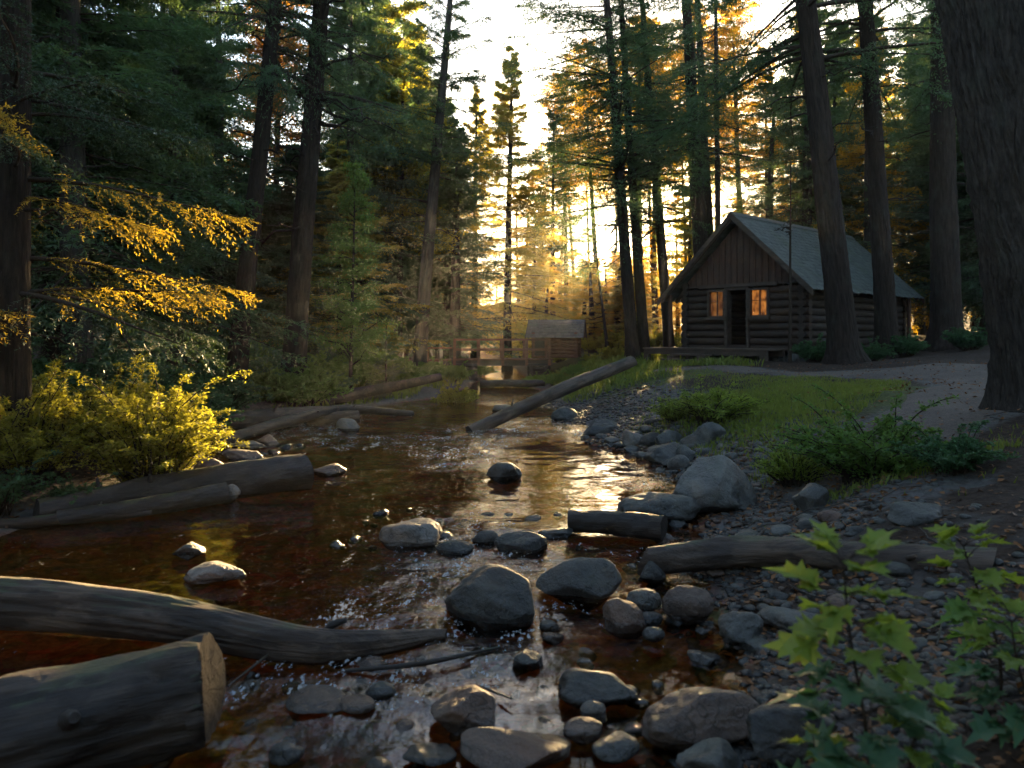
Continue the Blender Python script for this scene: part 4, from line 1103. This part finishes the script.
tree(pt(790, 22.5), 22.5, 'thin bare pole-like sapling standing before the cabin wall', None, 6.2, .055, .002, wood=BARKT, dead=8, deadz=(3.2, 6), name='sapling', dead_len=(.3, .7), flare=.2)
tree(pt(386, 23), 23, 'small young fir in the green undergrowth under the grey trunk', 'small', 2.5, .04, 0, cscale=.75, wood=BARKT, name='young_fir')

# broadleaved trees
def broad_mesh(name, seed, H, z0, spread, nl, per, la, lb, leaf, lay=.35):
    q = np.random.default_rng(seed); mb = MB(); C = []
    for k in range(nl):
        u = (k + .5) / nl
        a = q.uniform(0, 6.28); zb = z0 + u * (H - z0) * .92
        L = spread * (1 - .65 * u) * q.uniform(.6, 1.15)
        d = np.array((math.cos(a), math.sin(a), q.uniform(.1, .5)))
        pts = [np.array((0, 0, zb)) + d * L * s + (0, 0, -.18 * L * s * s) + q.normal(0, .04 * L, 3) * (s > 0) for s in np.linspace(0, 1, 6)]
        mb.tube(pts, np.linspace(.03, .006, 6) * (.5 + .25 * L), 4, 1, caps=False)
        pts = np.array(pts)
        for j in range(per):
            s = q.uniform(.25, 1); i = min(int(s * 5), 4); f = s * 5 - i
            C.append(pts[i] * (1 - f) + pts[i + 1] * f + q.normal(0, 1, 3) * np.array((.26, .26, .10)) * L * .5)
    C = np.array(C); m_ = 9
    P = np.repeat(C, m_, 0) + q.normal(0, 1, (len(C) * m_, 3)) * (.12, .12, .05)
    ld = unit(q.normal(0, 1, P.shape) * (1, 1, .5) - (0, 0, .35)); up = unit(np.array((0, 0, 1.0)) + q.normal(0, .5, P.shape)); wd = unit(np.cross(ld, up))
    A = la * q.uniform(.6, 1.2, len(P)); B = lb * q.uniform(.6, 1.2, len(P))
    V = np.stack([P, P + ld * (A * .45)[:, None] + wd * (B / 2)[:, None], P + ld * A[:, None], P + ld * (A * .45)[:, None] - wd * (B / 2)[:, None]], 1).reshape(-1, 3)
    mb.add(V, np.arange(len(V)).reshape(-1, 4), 0)
    return mb.mesh(name, [leaf, BARKT])
CR['limetree'] = broad_mesh('crown', 61, 6.8, 1.0, 1.9, 46, 70, .075, .042, LEAFG)
CR['yellowtree'] = broad_mesh('crown', 62, 17, 5, 2.8, 90, 60, .14, .085, LEAFY)
CR['orangetree'] = broad_mesh('crown', 63, 20, 5, 4.2, 110, 60, .17, .10, LEAFO)
tree(pt(350, 20.5), 20.5, 'young green broadleaf tree with layered boughs right of the bare dark pair', 'limetree', 6.6, .06, .02, cs=.8, cscale=1.02, wood=BARKT, name='broadleaf_tree')
tree(pt(398, 33), 33, 'yellow-topped broadleaf tree behind the grey-trunked conifer', 'yellowtree', 17, .16, .02, wood=BARKT, name='broadleaf_tree')
tree(pt(272, 36), 36, 'broad orange autumn tree glowing behind the bare dark pair', 'orangetree', 20, .22, .02, wood=BARKT, name='broadleaf_tree')
tree(pt(690, 44), 44, 'yellow broadleaf tree glowing behind the thin trunks near the sun', 'yellowtree', 12, .14, 0, cscale=.6, cs=.95, wood=BARKT, name='broadleaf_tree')

tree(pt(553, 50), 50, 'bare-stemmed golden conifer with a high crown behind the shed', 'open', 16.5, .2, 0, cscale=.88, cs=.8)
tree(pt(566, 55), 55, 'taller bare-stemmed conifer with a high crown further behind the shed', 'open', 18, .2, 0, cscale=.95, cs=.8)
# the woods behind: shared trunks, individual trees
TR = [trunk_mesh('trunk', 20, r, 70 + k, [BARK, BARKG][k % 2], seg=12, dead=dd, deadz=(1.5, 9)) for k, (r, dd) in enumerate(((.22, 14), (.27, 18), (.18, 22), (.32, 8)))]
placed = [(o.location.x, o.location.y) for o in COL.objects if o.get('category') == 'tree']
def wood(n, p0, p1, y0, y1, kinds, label, group, hmax, gap=2.2, slope=0.0):
    k = t = 0
    while k < n and t < n * 60:
        t += 1
        Y = y0 + (y1 - y0) * rng.random() ** 1.1; p_ = rng.uniform(p0, p1); X = pt(p_, Y)
        if XL(Y) - .9 < X < XR(Y) + .9: continue
        lx, ly = X - CAB_O[0], Y - CAB_O[1]
        cx_ = lx * math.cos(-CAB_A) - ly * math.sin(-CAB_A); cyy = lx * math.sin(-CAB_A) + ly * math.cos(-CAB_A)
        if -4.2 < cx_ < 4.2 and -4 < cyy < 10.5: continue
        if abs(X - 1.5) < 4.2 and abs(Y - 34.5) < 3.2: continue
        if any(math.hypot(X - a, Y - b) < gap for a, b in placed): continue
        placed.append((X, Y)); k += 1
        hm = hmax(p_, Y) if callable(hmax) else hmax
        H = hm * rng.uniform(.72, 1.0)
        xs_ = X - (Y - 9.5) * math.tan(SUN_AZ)          # where this tree's shadow crosses the near bank
        if Y > 40 and -6.6 < xs_ < -.3: H = min(H, max(3.5, .187 * (Y - 9.5) - tz(X, Y) - .4))
        s = H / 20
        kd = kinds[rng.integers(len(kinds))]
        c0 = dict(full_a=20, full_b=20, warm=18, gold=18, sweep=25, open=19, high=24, far=19, fargold=15)[kd]
        tt = empty('conifer', (X, Y, tz(X, Y) - .05), (R(rng.normal(0, 1.0)), math.atan(slope) + R(rng.normal(0, 1.2)), rng.uniform(0, 6.28)))
        tag(tt, label, 'tree', group)
        linkmesh('trunk', TR[rng.integers(4)], tt, scale=(.95, .95, s))
        w_ = rng.uniform(.85, 1.1)
        linkmesh('crown', CR[kd], tt, rot=(0, 0, rng.uniform(0, 6.28)), scale=(w_, w_, H / c0))
def topcap(p_, Y):
    lim = np.interp(p_, [-50, 300, 440, 480, 535, 575, 640, 670, 690, 715, 735, 765, 800, 1100], [-200, -150, 40, 110, 150, 150, 140, 175, 215, 210, 220, 130, -100, -200])
    return float(np.clip(2 + (HZ - lim) / F * Y, 7, 24))
wood(8, -60, 90, 13.5, 22, ['full_b', 'full_a'], 'dark bushy conifer close behind the near left-edge tree', 'bushy conifers behind the left-edge tree', 20, 2.0)
wood(24, -60, 222, 22, 48, ['full_a', 'full_b', 'full_b'], 'dark conifer in the dense wood left of the bare dark pair', 'dark conifers of the left wood', 19, 1.9)
wood(19, 345, 465, 28, 56, ['full_a', 'full_b', 'open'], 'slim green conifer in the shaded wood between the bare pair and the middle sky gap', 'slim conifers of the shaded middle wood', topcap, 1.7)
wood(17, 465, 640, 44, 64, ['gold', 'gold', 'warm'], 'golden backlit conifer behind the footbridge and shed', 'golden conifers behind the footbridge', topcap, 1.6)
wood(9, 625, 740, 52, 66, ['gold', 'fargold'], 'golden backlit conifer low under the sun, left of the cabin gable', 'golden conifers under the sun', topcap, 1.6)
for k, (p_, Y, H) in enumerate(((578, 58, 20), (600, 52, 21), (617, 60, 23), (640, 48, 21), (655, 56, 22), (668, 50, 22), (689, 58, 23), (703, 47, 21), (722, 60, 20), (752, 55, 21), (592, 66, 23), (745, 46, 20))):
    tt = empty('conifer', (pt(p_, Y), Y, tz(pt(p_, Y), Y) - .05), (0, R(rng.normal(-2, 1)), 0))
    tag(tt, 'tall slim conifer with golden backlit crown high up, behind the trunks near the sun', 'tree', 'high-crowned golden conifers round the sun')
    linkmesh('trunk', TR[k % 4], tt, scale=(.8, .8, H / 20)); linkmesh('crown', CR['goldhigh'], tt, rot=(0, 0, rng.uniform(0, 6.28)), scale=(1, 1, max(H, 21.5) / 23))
wood(18, 765, 940, 34, 54, ['full_a', 'full_b', 'sweep', 'gold'], 'tall conifer in the wood behind the cabin roof', 'conifers behind the cabin', 20, 2.0)
wood(24, 930, 1150, 28, 52, ['full_a', 'full_b', 'full_b', 'sweep'], 'dark conifer in the wood right of the cabin', 'conifers right of the cabin', 20, 2.0)

wood(12, 225, 350, 27, 46, ['full_a', 'gold', 'warm'], 'young low conifer in the gap between the bare dark pair, before the orange tree', 'young conifers between the bare pair', 9, 1.5)
# the far wood: a mass
src = CR['far']; nv = len(src.vertices)
SV = np.empty(nv * 3, np.float32); src.vertices.foreach_get('co', SV); SV = SV.reshape(-1, 3)
npoly = len(src.polygons); LS = np.empty(len(src.loops), np.int32); src.loops.foreach_get('vertex_index', LS)
MI = np.empty(npoly, np.int32); src.polygons.foreach_get('material_index', MI)
FQ = LS.reshape(-1, 4)
fo = MB()
def farspot(k):
    if k < 140:
        p_ = rng.uniform(-330, 1330) if k < 100 else rng.uniform(460, 760); Y = rng.uniform(66, 100); X = pt(p_, Y)
        hm = min(topcap(p_, Y), 20) * rng.uniform(.7, 1)
        if 450 < p_ < 640: hm = rng.uniform(5.5, 9)
        elif 640 <= p_ < 770: hm = rng.uniform(6.5, 10.5)
        return X, Y, hm
    while True:
        a = math.radians(rng.uniform(62, 298)); r = rng.uniform(11, 34)
        X, Y = r * math.sin(a), r * math.cos(a)
        if abs(X) < 6 and Y > -9: continue
        if abs(X) < .85 * Y + 5.5 or (Y > -1 and abs(X) < 9): continue
        return X, Y, rng.uniform(12, 16)
for k in range(230):
    X, Y, hm = farspot(k)
    sub = rng.random(npoly) < .55
    a = rng.uniform(0, 6.28); c_, s_ = math.cos(a), math.sin(a); w_ = rng.uniform(.9, 1.25)
    V = SV @ np.array(((c_, s_, 0), (-s_, c_, 0), (0, 0, 1))) * (w_, w_, hm / 19) + (X, Y, tz(X, Y))
    fo.add(V, FQ[sub & (MI == 0)], 2 if Y > 60 and abs(X / Y - .1) < .26 else 0)  # crowns towards the sun take the needles with painted backlight
    fo.tube([(X, Y, tz(X, Y) - .3), (X, Y, tz(X, Y) + hm)], [.3, .03], 6, 1, caps=False)
tag(fo.build('far_wood', [NEEDLEM, BARK, NEEDLEG]), 'far wood closing the clearing all round behind the nearer trees', 'wood', kind='stuff')

# ------------------------------------------------------------------ shrubs and undergrowth
def shrub_mesh(name, seed, rad, hgt, stems, per, la, lb, leaf, arch=.5, base=.25, wisp=4):
    q = np.random.default_rng(seed); mb = MB(); P, D = [], []
    for k in range(stems):
        a = q.uniform(0, 6.28); r0 = base * rad * math.sqrt(q.random()); out = rad * q.uniform(.25, 1.0)
        h = hgt * q.uniform(.55, 1.0) * (1 - .35 * (out / rad) ** 2)
        if k < wisp: h = hgt * q.uniform(1.05, 1.3)
        ts = np.linspace(0, 1, 9)
        wv = q.normal(0, .06, 2)
        pts = np.stack([math.cos(a) * (r0 + (out - r0) * ts ** 1.5) + wv[0] * np.sin(ts * 5), math.sin(a) * (r0 + (out - r0) * ts ** 1.5) + wv[1] * np.sin(ts * 4), h * (ts * (1 + arch) - arch * ts ** 2.6)], -1)
        mb.tube(pts, np.linspace(.011, .003, 9), 4, 1, caps=False)
        for j in range(per):
            t = q.uniform(.2, 1) ** .8; i = min(int(t * 8), 7); f = t * 8 - i
            p = pts[i] * (1 - f) + pts[i + 1] * f
            sl_ = q.uniform(.06, .26) * rad * .5 * (1.2 - t * .7)
            d = unit(q.normal(0, 1, 3) * (1, 1, .5) + (0, 0, .25))
            for s in np.linspace(.15, 1, 6):
                P.append(p + d * sl_ * s + (0, 0, -.3 * sl_ * s * s)); D.append(d)
    P = np.array(P) + q.normal(0, .008, (len(P), 3)); D = np.array(D)
    sgn = np.where(np.arange(len(P)) % 2, 1, -1)[:, None]
    sidev = unit(np.cross(D, (0, 0, 1.0)))
    ld = unit(D * .6 + sidev * sgn * .8 + q.normal(0, .35, P.shape)); up = unit(np.array((0, 0, 1.0)) + q.normal(0, .5, P.shape)); wd = unit(np.cross(ld, up))
    A = la * q.uniform(.55, 1.2, len(P)); B = lb * q.uniform(.6, 1.2, len(P))
    fold = up * (B * .18)[:, None]
    V = np.stack([P, P + ld * (A * .4)[:, None] + wd * (B / 2)[:, None] + fold, P + ld * A[:, None], P + ld * (A * .4)[:, None] - wd * (B / 2)[:, None] + fold], 1).reshape(-1, 3)
    mb.add(V, np.arange(len(V)).reshape(-1, 4), 0)
    return mb.mesh(name, [leaf, BARKT])
SH = dict(yellow=shrub_mesh('shrub', 81, 1.05, 1.2, 150, 44, .042, .02, LEAFY, .6),
          yellow2=shrub_mesh('shrub', 82, .9, 1.0, 130, 44, .042, .02, LEAFY, .4),
          lime=shrub_mesh('shrub', 83, .75, .6, 90, 26, .03, .018, LEAFL, .4, wisp=2),
          fern=shrub_mesh('shrub', 84, .9, .7, 100, 28, .042, .024, LEAFG, .5),
          dark=shrub_mesh('shrub', 85, .9, .7, 70, 22, .06, .036, LEAFD, .6),
          far=shrub_mesh('shrub', 86, 1.4, 1.0, 80, 26, .085, .05, LEAFG, .5, wisp=2),
          far2=shrub_mesh('shrub', 87, 1.3, 1.1, 80, 24, .08, .05, LEAFD, .5, wisp=2))
def shrub(X, Y, kind, label, s=1.0, group=None, sz=None, dz=0, name='shrub'):
    o = linkmesh(name, SH[kind], None, (X, Y, tz(X, Y) + dz - .03), (0, 0, rng.uniform(0, 6.28)), (s, s, sz or s))
    return tag(o, label, 'shrub', group)
Y_G = 'yellow bushes of the left bank'
shrub(-4.55, 9.3, 'yellow', 'brightest golden bush leaning over the water behind the left bank log', 1.15, Y_G)
shrub(-5.5, 10.4, 'yellow2', 'golden bush behind the brightest one, with wispy tall shoots', 1.25, Y_G)
shrub(-5.75, 8.7, 'yellow2', 'olive-gold bush left of the brightest golden bush', 1.15, Y_G)
shrub(-6.7, 9.9, 'yellow', 'yellow-green bush under the near left-edge tree', .95, Y_G)
D_G = 'dark leafy plants at the left edge'
shrub(-5.5, 7.8, 'dark', 'dark green leafy plant at the left edge above the thin pole', .75, D_G)
shrub(-4.9, 8.35, 'dark', 'low dark plant between the golden bushes and the left bank log', .5, D_G)
shrub(pt(868, 8.0), 8.0, 'fern', 'large feathery green bush on the right bank before the path', 1.15)
p_ = onland(806, 492); shrub(p_[0], p_[1] + .3, 'lime', 'lime green bush with a smooth grey stone in front', .85)
p_ = onland(722, 430); shrub(p_[0], p_[1] + .5, 'lime', 'spreading bright green bush above the boulders at the lawn edge', 1.5, sz=1.05)
p_ = onland(680, 425); shrub(p_[0], p_[1] + .4, 'lime', 'low green bush at the left end of the spreading one', .7)
shrub(pt(950, 7.0), 7.0, 'dark', 'dark low bush under the feathery green bush, at the twiggy bank', .6)
CG = 'low plants along the cabin'
for (p_, Y, s, lb) in ((815, 22.6, .7, 'leafy plant at the front corner of the cabin'), (870, 22.4, .6, 'leafy plant between the two trunks before the cabin'), (905, 23.6, .7, 'low leafy plant right of the grey trunk'), (968, 24, .8, 'dark plant at the foot of the massive black trunk')):
    shrub(pt(p_, Y), Y, 'far2', lb, s, CG)
LG = 'green undergrowth bushes of the left bank'
for i in range(30):
    p_ = rng.uniform(225, 460); Y = rng.uniform(17.8, 26)
    if pt(p_, Y) > XL(Y) - .5: p_ = 512 + F * (float(XL(Y)) - .6 - rng.uniform(0, 1.5)) / Y
    shrub(pt(p_, Y), Y, ['far', 'far', 'far2', 'far'][i % 4], 'green bush in the undergrowth between the crossed logs and the dark wood', rng.uniform(.75, 1.15), LG)
for i in range(10):
    Y = rng.uniform(12, 20); p_ = rng.uniform(0, 235)
    shrub(pt(p_, Y), Y, 'far2', 'dark bush in the shade behind the golden bushes', rng.uniform(.8, 1.2), 'dark bushes behind the golden bushes')
SH['gold'] = shrub_mesh('shrub', 88, 1.1, 1.0, 70, 24, .075, .045, LEAFY, .5, wisp=2)
shrub(pt(457, 22.3), 22.3, 'gold', 'small sunlit yellow bush at the end of the far left bank', .75)
shrub(pt(612, 30), 30, 'gold', 'glowing yellow bush between the shed and the leaning log', .7)
shrub(pt(590, 33), 33, 'gold', 'yellow bush at the right wall of the shed', .45)
RG = 'green bushes round the leaning log and bridge'
for (p_, Y, s) in ((538, 29, .5), (556, 27.5, .5), (575, 28.5, .5), (532, 30, .4), (430, 28, .8), (455, 29.5, .7), (480, 36, .7)):
    shrub(pt(p_, Y), Y, 'far', 'soft green bush on the banks below the footbridge and shed', s, RG)
for i in range(14):
    p_ = rng.uniform(480, 730); Y = rng.uniform(37, 50)
    if XL(Y) - .5 < pt(p_, Y) < XR(Y) + .5: continue
    shrub(pt(p_, Y), Y, 'gold', 'golden bush in the sunlit clearing behind the shed', rng.uniform(.8, 1.4), 'golden bushes behind the shed')

# foreground plants with lobed leaves
LOBE = np.array([(0, 0), (.12, .16), (.42, .10), (.30, .28), (.52, .42), (.28, .45), (.30, .68), (.12, .66), (0, 1.0)])
LOBE[:, 0] *= .82
OUT = np.vstack([LOBE, LOBE[1:-1][::-1] * (-1, 1)])
def lobed(mb, base, d, up, size, q):
    d = unit(np.asarray(d, float)); s = unit(np.cross(d, up)); u = np.cross(s, d)
    cu, cd = q.uniform(.1, .45), q.uniform(.05, .45)
    cen = np.array([(0, .12), (0, .35), (0, .6)])
    V = np.array([base + size * (s * x + d * y + u * (cu * abs(x) - cd * y * y + .05 * math.sin(9 * y + 5 * x))) for x, y in OUT] + [base + size * (d * y - u * cd * y * y) for _, y in cen])
    n = len(OUT); Fc = []
    for i in range(n):
        j = (i + 1) % n; ym = (OUT[i, 1] + OUT[j, 1]) / 2
        c = n + (0 if ym < .24 else 1 if ym < .52 else 2)
        Fc.append((i, j, c))
    for i in range(n):
        pass
    Fc += [(2 if False else k, k, k) for k in []]
    # bridge triangles between neighbouring centre points
    for side in (1, -1):
        for lo, hi, yb in ((n, n + 1, .24), (n + 1, n + 2, .52)):
            idx = [i for i in range(n) if np.sign(OUT[i, 0]) == side]
            ys_ = sorted(idx, key=lambda i: abs(OUT[i, 1] - yb))[:1]
            tri = (lo, ys_[0], hi); Fc.append(tri if side > 0 else tri[::-1])
    mb.add(V, [f for f in Fc if len(set(f)) == 3], 0, False)
def plant(loc, hgt, label, seed, leafm, size=.15, lean=(0, 0), nodes=9, group=None):
    q = np.random.default_rng(seed)
    t = tag(empty('leafy_plant', loc), label, 'plant', group)
    ts = np.linspace(0, 1, 10)
    pts = np.stack([lean[0] * ts ** 2 + .02 * np.sin(ts * 6), lean[1] * ts ** 2 + .015 * np.sin(ts * 5), hgt * ts], -1)
    b = MB(); b.tube(pts, np.linspace(.008, .003, 10), 8)
    lf = [MB(), MB()]
    for k in range(nodes):
        f = .18 + .8 * k / (nodes - 1); p = np.array([np.interp(f, ts, pts[:, c]) for c in range(3)])
        for s in range(2 if k < nodes - 1 else 4):
            a = k * 1.9 + s * (np.pi if k < nodes - 1 else np.pi / 2) + q.uniform(-.35, .35)
            pet = size * (.9 - .55 * f) * q.uniform(.8, 1.3); el = q.uniform(.15, .5) if f < .9 else .75
            d = np.array((math.cos(a), math.sin(a), el)); e = p + d * pet
            b.tube([p, (p + e) / 2 + (0, 0, .01), e], [.003, .0025, .002], 5, caps=False)
            dl = unit(np.array((math.cos(a), math.sin(a), q.uniform(-.35, .25) if f < .85 else q.uniform(.25, .8))))
            sz = size * (1.15 - .45 * f) * q.uniform(.85, 1.15)
            up = unit(np.array((0, 0, 1.0)) + q.normal(0, .25, 3))
            tgt = lf[1 if f > .6 else 0]  # upper nodes take the lighter leaf colour
            lobed(tgt, e, dl, up, sz, q)
            for sd in (-1, 1):
                dd = unit(dl * .75 + np.cross(dl, up) * sd * .8); lobed(tgt, e, dd, up, sz * .62, q)
    b.build('stem', BARKT, t)
    lf[0].build('foliage', leafm, t)
    if lf[1].V: tag(lf[1].build('top_foliage', LEAFLS, t), 'lighter yellow-green top leaves')
    return t
plant((pt(868, 2.45), 2.45, .32), .93, 'blurred leafy plant with pointed lobed leaves in the right foreground', 5, LEAFDS, .205, (-.06, .05), 16)
FG = 'lobed leafy plants at the right edge'
plant((pt(1000, 3.3), 3.3, .38), .68, 'leafy plant at the right edge with arching lobed leaves, topmost of its clump', 8, LEAFGS, .17, (-.14, .05), 12, FG)
plant((pt(1030, 3.0), 3.0, .3), .55, 'lower leafy plant at the right edge under the arching one', 9, LEAFDS, .18, (-.08, 0), 11, FG)
plant((pt(905, 2.6), 2.6, .22), .48, 'short dark plant growing close by the blurred leafy plant', 15, LEAFDS, .14, (.08, 0), 7)
plant((pt(830, 2.5), 2.5, .2), .4, 'low dark plant at the foot of the blurred leafy plant, on its left', 16, LEAFDS, .12, (-.05, 0), 6)

# grass, fallen leaves, twigs
gs = MB(); BV = []
def blades(n, fx, fy, h0, h1):
    x, y = fx(n), fy(n)
    z = terrain(x, y)
    ok = (x > XR(y) + .25) | (x < XL(y) - .25)
    ok &= path_mask(x, y) < .15
    x, y, z = x[ok], y[ok], z[ok]; n = len(x)
    h = rng.uniform(h0, h1, n); a = rng.uniform(0, 6.28, n); w_ = h * .06 + .003; ln = rng.uniform(.1, .6, n) * h; b_ = rng.uniform(0, 6.28, n)
    s = np.stack([np.cos(a), np.sin(a), np.zeros(n)], -1); d = np.stack([np.cos(b_), np.sin(b_), np.zeros(n)], -1)
    p = np.stack([x, y, z - .01], -1); k = np.array((0, 0, 1.0))
    V = np.stack([p - s * w_[:, None], p + s * w_[:, None], p + s * (w_ * .7)[:, None] + k * (h * .6)[:, None] + d * (ln * .35)[:, None], p + k * h[:, None] * .95 + d * ln[:, None]], 1).reshape(-1, 3)
    gs.add(V, np.arange(len(V)).reshape(-1, 4))
Nn = lambda m_, s: (lambda n: rng.normal(m_, s, n)); Uu = lambda a, b: (lambda n: rng.uniform(a, b, n))
blades(26000, Nn(5.4, 1.3), Nn(13.2, 2.2), .03, .09)
blades(5000, Nn(3.9, .7), Nn(12.6, 1.0), .05, .16)
blades(9000, Uu(1.5, 7), Uu(20, 32), .08, .3)
blades(12000, Uu(-10, -3), Uu(17, 30), .1, .4)
blades(5000, Uu(-5, 1), Uu(26, 36), .1, .35)
blades(3000, Uu(3.0, 5), Uu(7.2, 9.5), .04, .12)
tag(gs.build('grass', GRASS), 'grass growing on the lawn patch and the stream banks', 'grass', kind='stuff')
lt = MB()
n = 8500
y = 2.6 + 12 * rng.random(n) ** 1.4; x = XR(y) + np.abs(rng.normal(.6, 1.6, n)) - .35; k_ = rng.random(n) < .2
x[k_] = XL(y[k_]) - np.abs(rng.normal(.3, 1, k_.sum()))
x2, y2 = rng.uniform(2.5, 11, 2600), rng.uniform(7, 21, 2600)
x, y, n = np.concatenate([x, x2]), np.concatenate([y, y2]), n + 2600
z = terrain(x, y) + .012 + .03 * (path_mask(x, y) > .1)
p = np.stack([x, y, z], -1); ld = unit(rng.normal(0, 1, p.shape) * (1, 1, .25)); up = unit(np.array((0, 0, 1.0)) + rng.normal(0, .35, p.shape)); wd = unit(np.cross(ld, up))
A = rng.uniform(.03, .085, n)[:, None]
V = np.stack([p, p + ld * A * .4 + wd * A * .3 + up * A * .08, p + ld * A, p + ld * A * .4 - wd * A * .3 + up * A * .1], 1).reshape(-1, 3)
lt.add(V, np.arange(len(V)).reshape(-1, 4))
tag(lt.build('leaf_litter', LITTER), 'brown fallen leaves strewn over the dark right bank', 'leaves', kind='stuff')
tw = MB()
for k in range(90):
    y_ = rng.uniform(3, 9); x_ = float(XR(y_)) + rng.uniform(.1, 3.6); a = rng.uniform(0, 6.28); ln = rng.uniform(.15, .6)
    pts = [np.array((x_ + math.cos(a) * ln * s, y_ + math.sin(a) * ln * s, 0)) + rng.normal(0, .02, 3) for s in np.linspace(0, 1, 4)]
    for q_ in pts: q_[2] = tz(q_[0], q_[1]) + .02 + abs(rng.normal(0, .03))
    tw.tube(pts, [.006, .006, .005, .003], 5)
tag(tw.build('twig_litter', LOGD), 'fine dead twigs littering the right bank', 'twigs', kind='stuff')

# ------------------------------------------------------------------ haze
if HAZE:
    hm = bpy.data.materials.new('haze'); hm.use_nodes = True
    n_, l_ = hm.node_tree.nodes, hm.node_tree.links
    n_.remove(n_['Principled BSDF'])
    pv = n_.new('ShaderNodeVolumePrincipled')
    pv.inputs['Color'].default_value = (.92, .95, 1, 1); pv.inputs['Density'].default_value = HAZE; pv.inputs['Anisotropy'].default_value = .65
    l_.new(pv.outputs[0], n_['Material Output'].inputs['Volume'])
    b = MB(); b.box((-131, -41, -3), (131, 131, 29)); h = b.build('haze', hm); tag(h, 'thin evening haze hanging in the wood', 'haze', kind='stuff')
